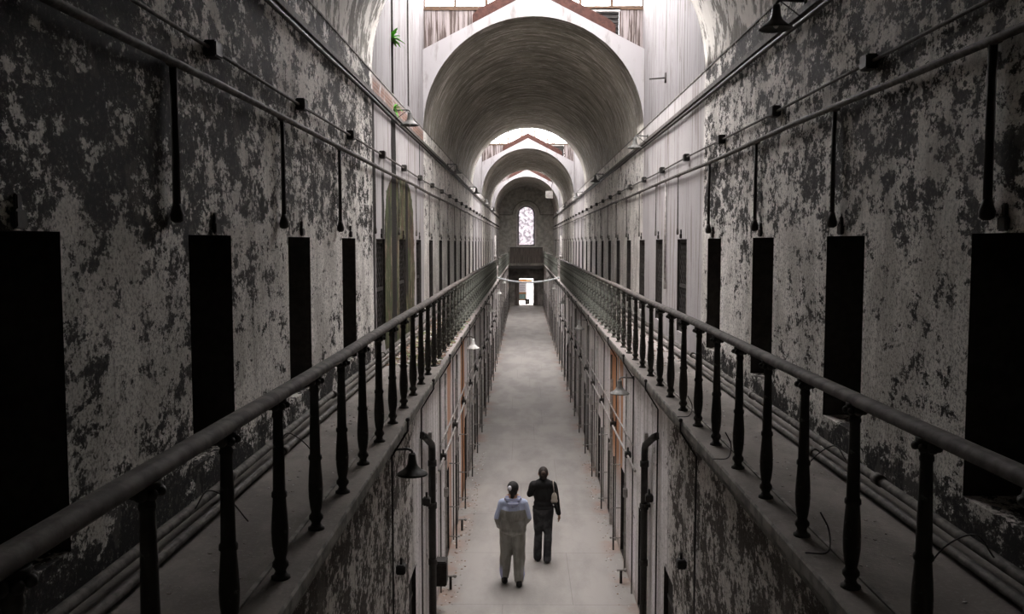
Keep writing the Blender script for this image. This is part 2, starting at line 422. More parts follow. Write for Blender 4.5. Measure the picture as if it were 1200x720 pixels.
# ceilings: vault blocks with a gabled outside
def vault_block(name, y0, y1, label, n=40):
    bm = bmesh.new(); arc = [(W * math.cos(PI * k / n), SPR + W * math.sin(PI * k / n)) for k in range(n + 1)]
    seg = max(1, int((y1 - y0) / 1.5))
    rings = [[bm.verts.new((x, y0 + (y1 - y0) * j / seg, z)) for x, z in arc] for j in range(seg + 1)]
    for a, b in zip(rings, rings[1:]):
        for k in range(n):
            f = bm.faces.new((a[k], a[k + 1], b[k + 1], b[k])); f.material_index = 0; f.smooth = True
    def top(x): return EYE + 5.40 - abs(x) * .5125
    E = W + .35
    for y in (y0, y1):
        for k in range(n):
            (xa, za), (xb, zb) = arc[k], arc[k + 1]
            quad(bm, [(xa, y, za), (xb, y, zb), (xb, y, top(xb)), (xa, y, top(xa))], 1)
        for s in (-1, 1): quad(bm, [(s * W, y, SPR), (s * E, y, SPR), (s * E, y, top(E)), (s * W, y, top(W))], 1)
    for s in (-1, 1):
        quad(bm, [(0, y0, top(0)), (0, y1, top(0)), (s * E, y1, top(E)), (s * E, y0, top(E))], 1)
        quad(bm, [(s * E, y0, SPR), (s * E, y1, SPR), (s * E, y1, top(E)), (s * E, y0, top(E))], 1)
    bmesh.ops.remove_doubles(bm, verts=bm.verts, dist=.0005)
    return struct(name, bm, [M['vault'], M['white']], label, 'ceiling', smooth='keep')
segs = [(V_START, BAYS[0][0]), (BAYS[0][1], BAYS[1][0]), (BAYS[1][1], BAYS[2][0]), (BAYS[2][1], V_END)]
for i, (a, b) in enumerate(segs):
    vault_block('ceiling', a, b, ['barrel vault of flaking plaster overhead before the first skylight', 'dark barrel vault with a white gable face beyond the first skylight',
                'barrel vault between the second and third skylights', 'last barrel vault in front of the end wall'][i])

# skylight bays
for i, (y0, y1) in enumerate(BAYS):
    which = ['first', 'second', 'third'][i]
    HB = EYE + 6.3
    for s, side in ((-1, 'left'), (1, 'right')):
        bm = bmesh.new()
        if i == 0 and s < 0:      # two tall narrow slots in this side
            ys = [y0, 15.25, 15.5, 17.35, 17.58, y1]
        else: ys = [y0, y1]
        for j, (a, b) in enumerate(zip(ys, ys[1:])):
            if j % 2 == 1:
                z0 = CORN + (.35 if j == 1 else .45)
                quad(bm, [(s * W, a, SPR - .001), (s * W, b, SPR - .001), (s * W, b, z0), (s * W, a, z0)]) if z0 > SPR else None
                for yy in (a, b): quad(bm, [(s * W, yy, SPR), (s * (W + .3), yy, SPR), (s * (W + .3), yy, HB), (s * W, yy, HB)], 1)
                quad(bm, [(s * (W + .3), a, SPR), (s * (W + .3), b, SPR), (s * (W + .3), b, HB), (s * (W + .3), a, HB)], 1)
                quad(bm, [(s * W, a, SPR), (s * W, b, SPR), (s * (W + .3), b, SPR), (s * (W + .3), a, SPR)], 1)
            else:
                quad(bm, [(s * W, a, SPR), (s * W, b, SPR), (s * W, b, HB), (s * W, a, HB)])
        struct('wall_skylight_' + side, bm, [M['bay'], M['cell']],
               'whitewashed side wall under the %s skylight on the %s side' % (which, 'mossy' if s < 0 else 'plain'), 'wall', smooth='keep')
    # end walls of the lantern above each gable: boards, louvre, clerestory glass
    for e, yy in enumerate((y0 - .32, y1 + .32)):
        d = 1 if e else -1
        w = thing('window_%d' % (2 * i + e + 1), 'clerestory glazing over the %s gable of the %s skylight' % ('far' if e else 'near', which), 'window', (0, yy, 0), 0, None, 'structure')
        Y = .0; zt = EYE + 5.12
        def brd(x0, x1, z0, z1, mat, name, t=.05):
            gz = lambda x: EYE + 5.38 - abs(x) * .5125
            z0a, z0b = (gz(x0), gz(x1)) if z0 < 100 and name != 'lintel' else (z0, z0)
            if name == 'lintel': z0a, z0b = max(z0, gz(x0)), z0
            bm = bmesh.new(); f1 = [(x0, z0a), (x1, z0b), (x1, z1), (x0, max(z1, z0a + .001))]
            va = [bm.verts.new((p, -t / 2, q)) for p, q in f1]; vb = [bm.verts.new((p, t / 2, q)) for p, q in f1]
            bm.faces.new(va); bm.faces.new(vb[::-1])
            for k in range(4): bm.faces.new((va[k], va[(k + 1) % 4], vb[(k + 1) % 4], vb[k]))
            o = mesh_obj(name, bm, mat, w); return o
        tag(brd(-W, -1.30, EYE + 4.0, zt, M['planks'], 'plank_panel'), 'weathered grey boards', None)
        tag(brd(1.88, W, EYE + 4.0, zt, M['planks'], 'plank_panel'), 'weathered grey boards', None)
        brd(-1.30, -.6, EYE + 4.3, zt - .04, M['cell'], 'back_board', .03)
        bm = bmesh.new(); gz = lambda x: EYE + 5.38 - abs(x) * .5125
        bm.faces.new([bm.verts.new(v) for v in ((.6, .04, gz(.6)), (1.88, .04, gz(1.88)), (1.88, .04, zt - .04), (.6, .04, zt - .04))])
        for k in range(6): zz = EYE + 4.5 + k * .1; box(bm, max(.6, (EYE + 5.36 - zz) / .5125), 1.86, -.03, .02, zz, zz + .02)
        mesh_obj('louvre', bm, M['box'], w)
        brd(1.05, 1.9, zt - .09, zt - .02, M['palepipe'], 'lintel', .1)
        bm = bmesh.new(); zr = HB + 1.45
        box(bm, -W, W, -.05, .05, zt - .05, zt + .035); box(bm, -W, W, -.03, .03, HB - .03, HB + .03)
        x = -W
        while x < W + .01:
            h = HB + 1.45 * (1 - abs(x) / W); box(bm, x - .028, x + .028, -.04, .04, zt, h); x += .6857
        for s in (-1, 1): tube(bm, [(s * W, 0, HB), (0, 0, zr)], .05, 4)
        mesh_obj('window_frame', bm, M['frame'], w)
        bm = bmesh.new(); quad(bm, [(-W, 0, zt), (W, 0, zt), (W, 0, HB), (0, 0, zr), (-W, 0, HB)]); mesh_obj('glass_pane', bm, M['glass'], w)
        # rust-red rafters lying on the gable slope
        for s in (-1, 1):
            bm = bmesh.new(); sl = .5125
            xo = 1.32 if s < 0 else 1.78
            pts = [(0, EYE + 5.40), (s * xo, EYE + 5.40 - xo * sl), (s * xo, EYE + 5.40 - xo * sl + .2), (s * (xo - .15), EYE + 5.40 - (xo - .15) * sl + .26), (0, EYE + 5.40 + .26)]
            f1 = [bm.verts.new((p, -d * .26, z)) for p, z in pts]; f2 = [bm.verts.new((p, -d * .06, z)) for p, z in pts]
            bm.faces.new(f1); bm.faces.new(f2[::-1])
            for k in range(5): bm.faces.new((f1[k], f1[(k + 1) % 5], f2[(k + 1) % 5], f2[k]))
            tag(mesh_obj('rafter', bm, M['rust'], w), 'rust red sloping rafter')
    w = thing('window_%d' % (7 + i), 'gabled glass roof of the %s skylight' % which, 'window', (0, 0, 0), 0, None, 'structure')
    ya, yb = y0 - .35, y1 + .35; zr = HB + 1.45
    for s in (-1, 1):
        bm = bmesh.new(); quad(bm, [(s * (W + .02), ya, HB), (s * (W + .02), yb, HB), (0, yb, zr), (0, ya, zr)]); mesh_obj('glass_pane', bm, M['roofglass'], w)
    bm = bmesh.new()
    nb = int((yb - ya) / .75)
    for k in range(nb + 1):
        y = ya + (yb - ya) * k / nb
        for s in (-1, 1): tube(bm, [(s * W, y, HB - .03), (0, y, zr - .03)], .03, 4)
    for s in (-1, 1):
        for t in (0, .5): tube(bm, [(s * W * (1 - t), ya, HB + 1.45 * t - .03), (s * W * (1 - t), yb, HB + 1.45 * t - .03)], .035, 4)
    tube(bm, [(0, ya, zr), (0, yb, zr)], .05, 6)
    mesh_obj('window_frame', bm, M['frame'], w)
    # side closures next to the end panels
    bm = bmesh.new()
    for s in (-1, 1):
        for (p, q) in ((y0 - .35, y0), (y1, y1 + .35)):
            quad(bm, [(s * W, p, EYE + 3.9), (s * W, q, EYE + 3.9), (s * W, q, HB), (s * W, p, HB)])
    struct('trim_%d' % (i + 1), bm, M['bay'], 'narrow side returns of the %s skylight lantern' % which, 'trim', smooth='keep')
    # daylight portal
    L = bpy.data.lights.new('sky_portal', 'AREA'); L.shape = 'RECTANGLE'; L.size = 2 * W; L.size_y = yb - ya
    L.cycles.is_portal = True
    lo = bpy.data.objects.new('sky_portal', L); C.objects.link(lo); lo.location = (0, (ya + yb) / 2, HB - .02)

# ------------------------------------------------------------------ end wall with arched window and doorway
def filled(name, outer, holes, y, depth, mat, label, cat, parent=None):
    cu = bpy.data.curves.new(name, 'CURVE'); cu.dimensions = '2D'; cu.fill_mode = 'BOTH'; cu.extrude = depth / 2
    for loop in [outer] + holes:
        sp = cu.splines.new('POLY'); sp.points.add(len(loop) - 1)
        for p, (x, z) in zip(sp.points, loop): p.co = (x, z, 0, 1)
        sp.use_cyclic_u = True
    tmp = bpy.data.objects.new('tmp', cu); C.objects.link(tmp)
    dg = bpy.context.evaluated_depsgraph_get(); me = bpy.data.meshes.new_from_object(tmp.evaluated_get(dg))
    bpy.data.objects.remove(tmp); bpy.data.curves.remove(cu)
    me.transform(Matrix.Translation((0, y, 0)) @ Matrix.Rotation(PI / 2, 4, 'X'))
    me.materials.clear(); me.materials.append(mat); me.name = name
    o = bpy.data.objects.new(name, me); C.objects.link(o)
    if parent: o.parent = parent
    else: tag(o, label, cat, None, 'structure')
    return o
def arch_loop(cx, w, z0, z1, n=16):
    r = w / 2; zc = z1 - r
    return [(cx - r, z0), (cx + r, z0)] + [(cx + r * math.cos(PI * k / n), zc + r * math.sin(PI * k / n)) for k in range(n + 1)]
YE = V_END
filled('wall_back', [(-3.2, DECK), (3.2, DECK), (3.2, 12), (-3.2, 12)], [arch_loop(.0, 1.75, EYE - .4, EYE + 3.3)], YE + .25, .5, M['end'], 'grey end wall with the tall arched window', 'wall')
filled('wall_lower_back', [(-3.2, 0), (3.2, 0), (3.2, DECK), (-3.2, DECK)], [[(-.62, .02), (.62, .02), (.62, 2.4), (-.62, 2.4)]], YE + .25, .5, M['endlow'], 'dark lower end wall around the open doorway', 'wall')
w = thing('window_10', 'tall arched window glowing white in the end wall', 'window', (0, YE + .3, 0), 0, None, 'structure')
filled('window_frame', arch_loop(0, 1.75, EYE - .4, EYE + 3.3), [arch_loop(0, 1.5, EYE - .3, EYE + 3.18)], 0, .3, M['paintframe'], '', '', w)
filled('window_sash', arch_loop(0, 1.5, EYE - .3, EYE + 3.18), [arch_loop(0, 1.3, EYE - .22, EYE + 3.08)], .05, .1, M['iron'], '', '', w)
filled('glass_pane', arch_loop(0, 1.3, EYE - .22, EYE + 3.08), [], .06, .01, M['dirty'], '', '', w)
filled('trim_4', arch_loop(0, 2.55, EYE + .9, EYE + 3.75)[2:], [], YE - .02, .04, M['end'], '', '', w) if False else None
bm = bmesh.new()
pts = [(1.22 * math.cos(PI * k / 20), YE - .02, EYE + 2.4 + 1.22 * math.sin(PI * k / 20)) for k in range(21)]
tube(bm, pts, .045, 6); tube(bm, [(1.22, YE - .02, EYE + 2.4), (2.4, YE - .02, EYE + 2.4)], .04, 6); tube(bm, [(-1.22, YE - .02, EYE + 2.4), (-2.4, YE - .02, EYE + 2.4)], .04, 6)
struct('trim_5', bm, M['endlow'], 'dark hood mould around the arched window', 'trim')
bm = bmesh.new(); box(bm, -3.2, 3.2, V_START - .2, V_START, -.1, 12)
struct('wall_front', bm, M['end'], 'plain end wall behind the viewpoint', 'wall')
# doorway leaves
for s in (-1, 1):
    d = thing('door_%d' % (1 if s < 0 else 2), 'dark wooden door leaf folded back %s' % ('beside the signboard doorway edge' if s < 0 else 'on the bright side of the doorway'), 'door', (s * .66, YE - .05, 0), 0, None, 'structure')
    bm = bmesh.new(); box(bm, *sorted((0, s * .34)), -.05, .0, .03, 2.35, 0, .006); mesh_obj('door_leaf', bm, M['darkwood'], d)
    bm = bmesh.new(); sphere(bm, (s * .29, -.08, 1.1), .03); mesh_obj('door_knob', bm, M['iron'], d)
# bridge with solid parapet across the far end
br = thing('footbridge', 'dark footbridge with solid parapet crossing below the arched window', 'bridge', (0, 77.5, 3.6))
bm = bmesh.new(); box(bm, -1.40, 1.40, 0, 2.45, .0, .2, 0, .01); mesh_obj('bridge_deck', bm, M['endlow'], br)
bm = bmesh.new(); box(bm, -1.40, 1.40, 0, .08, .2, 1.5, 0, .006); mesh_obj('parapet', bm, M['darkwood'], br)
bm = bmesh.new(); box(bm, -1.40, 1.40, -.05, .13, 1.5, 1.57, 0, .01); mesh_obj('coping', bm, M['iron'], br)
bm = bmesh.new(); box(bm, -1.40, 1.40, .02, .2, -.3, 0); mesh_obj('beam', bm, M['iron'], br)

# outside the end wall
yard = flat('yard_gravel', (.45, .43, .40), .95, 0, .2, 8)
bm = bmesh.new(); box(bm, -12, 12, YE + .5, YE + 14, -.3, .0); struct('ground_yard', bm, yard, 'pale yard ground outside the doorway', 'ground')
n = NT('yard_stone'); bt = n.t.nodes.new('ShaderNodeTexBrick'); cmb = n.t.nodes.new('ShaderNodeCombineXYZ')
n.put(cmb.inputs[0], n.x); n.put(cmb.inputs[1], n.z); n.put(bt.inputs['Vector'], cmb.outputs[0]); bt.inputs['Scale'].default_value = .9
bt.inputs['Color1'].default_value = (.62, .60, .60, 1); bt.inputs['Color2'].default_value = (.34, .33, .35, 1); bt.inputs['Mortar'].default_value = (.7, .68, .66, 1)
ym = n.bsdf(bt.outputs[0], .9)
bm = bmesh.new(); box(bm, -12, 12, YE + 9, YE + 9.5, 0, 11); struct('wall_yard', bm, ym, 'pale stone yard wall seen through the arched window', 'wall')
bm = bmesh.new(); box(bm, -2.2, 2.2, YE + .5, YE + .75, 2.7, 3.0); box(bm, -2.2, 2.2, YE + 1.15, YE + 3.6, 2.7, 3.0); box(bm, -2.4, -1.2, YE + .5, YE + 3.6, 0, 2.9); box(bm, 1.2, 2.4, YE + .5, YE + 3.6, 0, 2.9)  # unseen porch added to cut the sky light on the sign
struct('wall_porch_blocker', bm, ym, 'added stone porch shading the board outside the doorway', 'wall')
sg = thing('sign_board', 'white information board with orange header seen through the far doorway', 'sign', (-.25, YE + 1.4, 0))
orange = flat('sign_orange', (.75, .33, .08), .6, 0, .1); swhite = flat('sign_white', (.75, .75, .78), .6, 0, .05); steal = flat('sign_teal', (.16, .27, .25), .6, 0, .3, 6); sbrown = flat('sign_brown', (.36, .20, .10), .7, 0, .3)
bm = bmesh.new(); box(bm, -.45, .3, 0, .04, .35, 2.3); mesh_obj('board', bm, swhite, sg)
bm = bmesh.new(); box(bm, -.45, .8, -.02, .0, 2.0, 2.25); mesh_obj('header', bm, orange, sg)
bm = bmesh.new(); box(bm, -.42, .25, -.015, .0, .4, 1.12); mesh_obj('picture', bm, sbrown, sg)
bm = bmesh.new(); box(bm, -.36, .18, -.025, -.015, .5, .95); mesh_obj('picture_field', bm, steal, sg)
bm = bmesh.new()
for k in range(5): box(bm, -.33, .16 - .06 * (k % 2), -.012, .0, 1.25 + k * .12, 1.29 + k * .12)
mesh_obj('text_lines', bm, flat('sign_text', (.3, .3, .36), .7), sg)
for px in (-.42, .2):
    bm = bmesh.new(); box(bm, px, px + .06, 0, .06, 0, .4); mesh_obj('post', bm, M['iron'], sg)
st = thing('litter_bin', 'small dark square bin standing in the far doorway', 'bin', (.1, YE + .75, 0))
bm = bmesh.new(); box(bm, -.2, .2, -.2, .2, .12, .55, 0, .02); mesh_obj('bin_body', bm, M['box'], st)
bm = bmesh.new(); box(bm, -.12, .12, -.215, -.2, .24, .42); mesh_obj('notice', bm, flat('bin_notice', (.25, .24, .2), .7), st)
bm = bmesh.new(); box(bm, -.03, .03, -.03, .03, .0, .12); mesh_obj('foot_post', bm, M['iron'], st)

# ------------------------------------------------------------------ railings
def baluster_mesh():
    bm = bmesh.new()
    prof = [(.052, 0), (.052, .012), (.036, .022), (.028, .04), (.034, .055), (.044, .068), (.044, .085), (.034, .098), (.030, .11), (.037, .14), (.044, .20), (.046, .26),
            (.042, .34), (.037, .41), (.035, .435), (.042, .442), (.042, .462), (.034, .472), (.033, .52), (.031, .65), (.028, .78), (.026, .86), (.031, .868), (.031, .882), (.027, .89),
            (.036, .92), (.048, .945), (.048, .965)]
    lathe(bm, prof, 12)
    for a in range(4):
        t = PI / 4 + a * PI / 2
        sphere(bm, (.046 * math.cos(t), .046 * math.sin(t), .925), .02, 8, 6)
    for s in (-1, 1):
        sphere(bm, (0, s * .056, .93), .026, 8, 6)
        sphere(bm, (s * .05, 0, .93), .018, 8, 6)
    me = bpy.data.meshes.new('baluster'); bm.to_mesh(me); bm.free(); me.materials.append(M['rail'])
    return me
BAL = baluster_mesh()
def railing(s, y0, y1, phase, label):
    r = thing('railing', label, 'railing', (s * POST, y0, DECK), 0, None)
    bm = bmesh.new(); L = y1 - y0; n = max(2, int(L / 1.2))
    # rounded wooden rail section
    sec = [(-.036, 0), (-.044, .01), (-.045, .032), (-.036, .048), (-.015, .055), (.015, .055), (.036, .048), (.045, .032), (.044, .01), (.036, 0)]
    rings = []
    for i in range(n + 1):
        y = L * i / n; dz = .006 * math.sin(y * .9) - .004 * math.sin(y * .31); dx = .006 * math.sin(y * .23 + s)
        rings.append([bm.verts.new((x + dx, y, .962 + z + dz)) for x, z in sec])
    m = len(sec)
    for a, b in zip(rings, rings[1:]):
        for k in range(m):
            f = bm.faces.new((a[k], a[(k + 1) % m], b[(k + 1) % m], b[k])); f.smooth = False if k in (0, m - 1, m // 2 - 1) else True
    bm.faces.new(rings[0]); bm.faces.new(rings[-1][::-1])
    tag(mesh_obj('handrail', bm, M['handrail'], r), 'worn rounded wooden handrail')
    k = math.ceil((y0 + .02 - phase) / .826)
    while phase + .826 * k < y1 - .02:
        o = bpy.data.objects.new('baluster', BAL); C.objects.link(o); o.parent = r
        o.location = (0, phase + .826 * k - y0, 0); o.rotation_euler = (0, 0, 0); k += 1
    return r
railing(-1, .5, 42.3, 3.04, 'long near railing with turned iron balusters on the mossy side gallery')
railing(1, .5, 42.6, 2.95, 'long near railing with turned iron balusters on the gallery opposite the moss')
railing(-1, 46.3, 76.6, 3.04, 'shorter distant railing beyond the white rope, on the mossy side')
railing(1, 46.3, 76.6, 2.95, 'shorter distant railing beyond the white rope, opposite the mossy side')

# ------------------------------------------------------------------ cell gates upstairs
def gate():
    g = thing('cell_gate', 'x', 'gate', (0, 0, 0))
    h = DZ1 - DZ0; w = DW
    bm = bmesh.new(); t = .03
    box(bm, -t / 2, t / 2, .0, .05, 0, h); box(bm, -t / 2, t / 2, w - .05, w, 0, h); box(bm, -t / 2, t / 2, .05, w - .05, 0, .06); box(bm, -t / 2, t / 2, .05, w - .05, h - .06, h)
    box(bm, -t / 2, t / 2, .05, w - .05, h * .5 - .03, h * .5 + .03)
    gf = mesh_obj('gate_frame', bm, M['gate'], g)
    bm = bmesh.new(); p = .16; q = .013
    for dirn, xo in ((1, -.008), (-1, .008)):
        c = -h
        while c < h + w:
            # line z = c + dirn*y  clipped to 0..w, 0..h
            ya, yb = .04, w - .04; za, zb = (c + ya, c + yb) if dirn > 0 else (c - ya, c - yb)
            def clip(ya, za, yb, zb):
                if za > zb: ya, za, yb, zb = yb, zb, ya, za
                if zb < .04 or za > h - .04 or zb - za < 1e-6: return None
                if za < .04: ya += (yb - ya) * (.04 - za) / (zb - za); za = .04
                if zb > h - .04: yb += (ya - yb) * (zb - h + .04) / (zb - za); zb = h - .04
                return (ya, za, yb, zb)
            r = clip(ya, za, yb, zb)
            if r and math.hypot(r[2] - r[0], r[3] - r[1]) > .05:
                a = Vector((xo, r[0], r[1])); b = Vector((xo, r[2], r[3])); d = (b - a).normalized(); nrm = Vector((0, -d.z, d.y)) * q
                for sx in (0,):
                    vs = []
                    for px in (xo - .004, xo + .004):
                        vs += [bm.verts.new((px, *(a + nrm)[1:])), bm.verts.new((px, *(b + nrm)[1:])), bm.verts.new((px, *(b - nrm)[1:])), bm.verts.new((px, *(a - nrm)[1:]))]
                    for f in ((0, 1, 2, 3), (7, 6, 5, 4), (0, 4, 5, 1), (2, 6, 7, 3)): bm.faces.new([vs[i] for i in f])
            c += p
    mesh_obj('lattice', bm, M['gate'], g)
    bm = bmesh.new(); box(bm, -.03, .02, .02, .12, h * .5 - .07, h * .5 + .07, 0, .006); mesh_obj('lock_box', bm, M['box'], gf)
    return g
g0 = gate(); first = True
def side_word(s): return 'mossy side' if s < 0 else 'side opposite the moss'
for s, doors in ((-1, DL), (1, DR)):
    vis = [d for d in doors if d > 1.5]
    for i, d in enumerate(vis):
        loc = (s * (W + (.42 if d < 13 else .05)), d, DZ0)
        lab = 'dark iron lattice gate, %s upstairs cell doorway, %s' % (ORD[i], side_word(s))
        if first: g0.location = loc; g0['label'] = lab; g0['group'] = 'upstairs cell gates'; first = False; g0.rotation_euler = (0, 0, 0); gg = g0
        else: gg = dup(g0, loc, 0, lab, 'upstairs cell gates')
# small iron latch housings above each doorway
bm = bmesh.new(); box(bm, -.03, .0, -.045, .045, .0, .08, 0, .008); box(bm, -.02, .0, -.022, .022, .08, .15, 0, .006)
lt0 = tag(mesh_obj('latch_housing', bm, M['iron']), 'x', 'latch', 'latch housings above upstairs doorways')
first = True
for s, doors in ((-1, DL), (1, DR)):
    for i, d in enumerate([d for d in doors if d > 1.5]):
        o = lt0 if first else lt0.copy()
        if not first: C.objects.link(o)
        first = False
        o.location = (s * W, d + .5, DZ1 + .01); o.scale = (1, 1, 1); o.rotation_euler = (0, 0, 0 if s > 0 else PI)
        o['label'] = 'rusty latch housing above the %s upstairs doorway, %s' % (ORD[i], side_word(s))

# ------------------------------------------------------------------ ground floor cell doors (plank doors set back in the slots)
cd = thing('cell_door', 'x', 'door', (0, 0, 0))
hh = LZ1 - LZ0
bm = bmesh.new(); box(bm, -.02, .02, .02, LDW - .02, .02, hh - .02, 0, .004); mesh_obj('door_leaf', bm, M['cell'], cd)
for z in (.3, 1.15):
    bm = bmesh.new(); box(bm, -.035, -.02, .04, LDW - .06, z, z + .05, 0, .003); mesh_obj('hinge_strap', bm, M['iron'], cd)
first = True
for s in (-1, 1):
    for i, d in enumerate([d for d in LOW if d > 9]):
        loc = (s * (LW + .07), d if s > 0 else d + LDW, LZ0); rz = 0 if s > 0 else PI
        lab = 'dark plank cell door, %s ground floor doorway in view, %s' % (ORD[i], side_word(s))
        if first: cd.location = loc; cd.rotation_euler = (0, 0, rz); cd['label'] = lab; cd['group'] = 'ground floor cell doors'; first = False
        else: dup(cd, loc, rz, lab, 'ground floor cell doors')
# iron stand-off bars beside the ground floor doorways
bar = thing('door_guide_bar', 'x', 'iron bar', (0, 0, 0))
bm = bmesh.new(); box(bm, -.014, .014, -.009, .009, .02, 1.75, 0, .003); mesh_obj('upright', bm, M['iron'], bar)
for z in (.25, .8, 1.6):
    bm = bmesh.new(); tube(bm, [(-.04, 0, z), (.13, 0, z)], .011, 8); sphere(bm, (-.045, 0, z), .02, 8, 6); mesh_obj('pin', bm, M['palepipe'], bar)
first = True; bi = {-1: 0, 1: 0}
for s in (-1, 1):
    for d in LOW:
        if d < 14: continue
        i = bi[s]; bi[s] += 1
        loc = (s * (LW - .125), d + LDW + .06 + random.uniform(-.05, .15), 0); rz = 0 if s > 0 else PI
        lab = 'iron guide bar with pins, %s along the ground floor wall, %s' % (ORD[i], side_word(s))
        if first: bar.location = loc; bar.rotation_euler = (0, 0, rz); bar['label'] = lab; bar['group'] = 'door guide bars'; first = False
        else: dup(bar, loc, rz, lab, 'door guide bars')
# pale timber door casings on the ground floor wall
cs = None; ci = {-1: 0, 1: 0}
for s in (-1, 1):
    for d in LOW:
        if d < 12: continue
        i = ci[s]; ci[s] += 1
        if i % 2: continue
        if cs is None:
            bm = bmesh.new(); box(bm, -.05, 0, -.05, .05, .0, 2.9, 0, .006); cs = mesh_obj('wall_batten', bm, M['palepipe']); o = cs
        else: o = cs.copy(); C.objects.link(o)
        o.location = (s * LW, d - .25, .02); o.rotation_euler = (0, 0, 0 if s > 0 else PI)
        tag(o, 'pale upright timber batten by the %s doorway past the downpipe, %s' % (ORD[i], side_word(s)), 'batten', 'wall battens')

# ------------------------------------------------------------------ pipes and conduits along the upper walls
def pipe_thing(name, label, cat, pts, r, mat, seg=10, group=None, joints=None, jr=1.5):
    bm = bmesh.new(); tube(bm, pts, r, seg)
    o = mesh_obj(name, bm, mat); tag(o, label, cat, group)
    if joints:
        for (a, b) in joints:
            bm = bmesh.new(); tube(bm, [a, b], r * jr, seg); mesh_obj('coupling', bm, mat, o)
    return o
for s, sw in ((-1, 'mossy side wall'), (1, 'wall opposite the moss')):
    doors = DL if s < 0 else DR
    def wav(x, z, a=.008, y0=V_START + .05, y1=79.5, st=1.3, ph=0):
        out = []; y = y0
        while y < y1: out.append((x + a * math.sin(y * 1.1 + ph), y, z + a * math.sin(y * .7 + ph * 2))); y += st
        out.append((x, y1, z)); return out
    # cornice: a small ledge moulding plus two pipes
    bm = bmesh.new(); box(bm, *sorted((s * (W - .05), s * (W + .02))), V_START, V_END, CORN - .03, CORN + .03, 0); box(bm, *sorted((s * (W - .025), s * (W + .02))), V_START, V_END, CORN - .07, CORN - .03, 0)
    struct('trim_%d' % (6 if s < 0 else 7), bm, M['pipe'], 'narrow cornice moulding along the %s' % sw, 'cornice')
    bm = bmesh.new(); box(bm, *sorted((s * (W - .012), s * (W + .02))), V_START, V_END, SPR - .02, SPR, 0)
    struct('trim_%d' % (8 if s < 0 else 9), bm, M['molding'], 'thin spring line of the vault along the %s' % sw, 'trim')
    pipe_thing('cornice_pipe', 'highest pipe, running under the cornice of the %s' % sw, 'pipe', wav(s * (W - .045), CORN - .1, .006), .022, M['iron'], 8, None)
    js = [((s * (W - .07), d - .1, EYE + 1.1), (s * (W - .07), d + .05, EYE + 1.1)) for d in doors if 2 < d < 40]
    pipe_thing('service_pipe', 'thicker rusty pipe feeding the dropping pipes along the %s' % sw, 'pipe', wav(s * (W - .06), EYE + 1.10, .008, ph=1), .027, M['pipe'], 8, None)
    pipe_thing('electrical_conduit', 'thin conduit threading the black boxes along the %s' % sw, 'conduit', wav(s * (W - .035), EYE + 1.33, .006, ph=2), .014, M['pipe'], 8, None)
    off = -.30 if s < 0 else .62
    boff = .43 if s < 0 else -.1
    for i, d in enumerate([d for d in doors if d > 1.5]):
        y = d + off
        t = thing('drop_pipe', 'vertical pipe dropping from the service pipe at the %s doorway, %s' % (ORD[i], side_word(s)), 'pipe', (s * (W - .045), y, EYE), 0, 'drop pipes over the doorways')
        thin = y > 13; pm = M['pipe'] if thin else M['iron']
        bm = bmesh.new(); tube(bm, [(0, 0, 1.08), (0, 0, .2)], .010 if thin else (.026 if y < 6.5 else .02), 8); mesh_obj('pipe_run', bm, pm, t)
        q = .5 if thin else 1
        bm = bmesh.new(); lathe(bm, [(.02 * q, .0), (.040 * q, .015), (.044 * q, .05), (.032 * q, .09), (.022 * q, .13)], 10, (0, 0, .12)); mesh_obj('bell_end', bm, pm, t)
        bm = bmesh.new(); tube(bm, [(0, -.05, 1.1), (0, .05, 1.1)], .034, 8); mesh_obj('tee', bm, M['pipe'], t)
        y = d + boff
        bm = bmesh.new(); box(bm, -.045, .045, -.075, .075, -.055, .055, 0, .01)
        o = mesh_obj('junction_box', bm, M['box']); o.location = (s * (W - .045), y, EYE + 1.33)
        tag(o, 'black junction box on the thin conduit near the %s doorway, %s' % (ORD[i], side_word(s)), 'junction box', 'upper junction boxes')
    # pipes lying on the gallery at the wall foot
    lj = [((s * (W - .13), y, DECK + .13), (s * (W - .13), y + .1, DECK + .13)) for y in (3.6, 6.2, 9.7, 13.2, 18.1, 24.0)]
    pipe_thing('heating_pipe', 'upper heating pipe along the gallery floor edge, %s' % sw, 'pipe', wav(s * (W - .13), DECK + .13, .008, ph=.4), .032, M['pipe'], 10, None, lj, 1.35)
    lj = [((s * (W - .2), y, DECK + .045), (s * (W - .2), y + .1, DECK + .045)) for y in (3.9, 7.4, 11.1, 15.0, 20.1)]
    pipe_thing('heating_pipe', 'lower heating pipe resting on the gallery floor, %s' % sw, 'pipe', wav(s * (W - .2), DECK + .045, .004, ph=2.2), .028, M['pipe'], 10, None, lj, 1.35)
def curve_pts(P, n=7):
    P = [Vector(p) for p in P]; Q = [2 * P[0] - P[1]] + P + [2 * P[-1] - P[-2]]; out = []
    for i in range(1, len(Q) - 2):
        for k in range(n):
            t = k / n; a, b, c, d = Q[i - 1:i + 3]
            out.append(.5 * ((2 * b) + (c - a) * t + (2 * a - 5 * b + 4 * c - d) * t * t + (3 * b - a - 3 * c + d) * t ** 3))
    return out + [P[-1]]
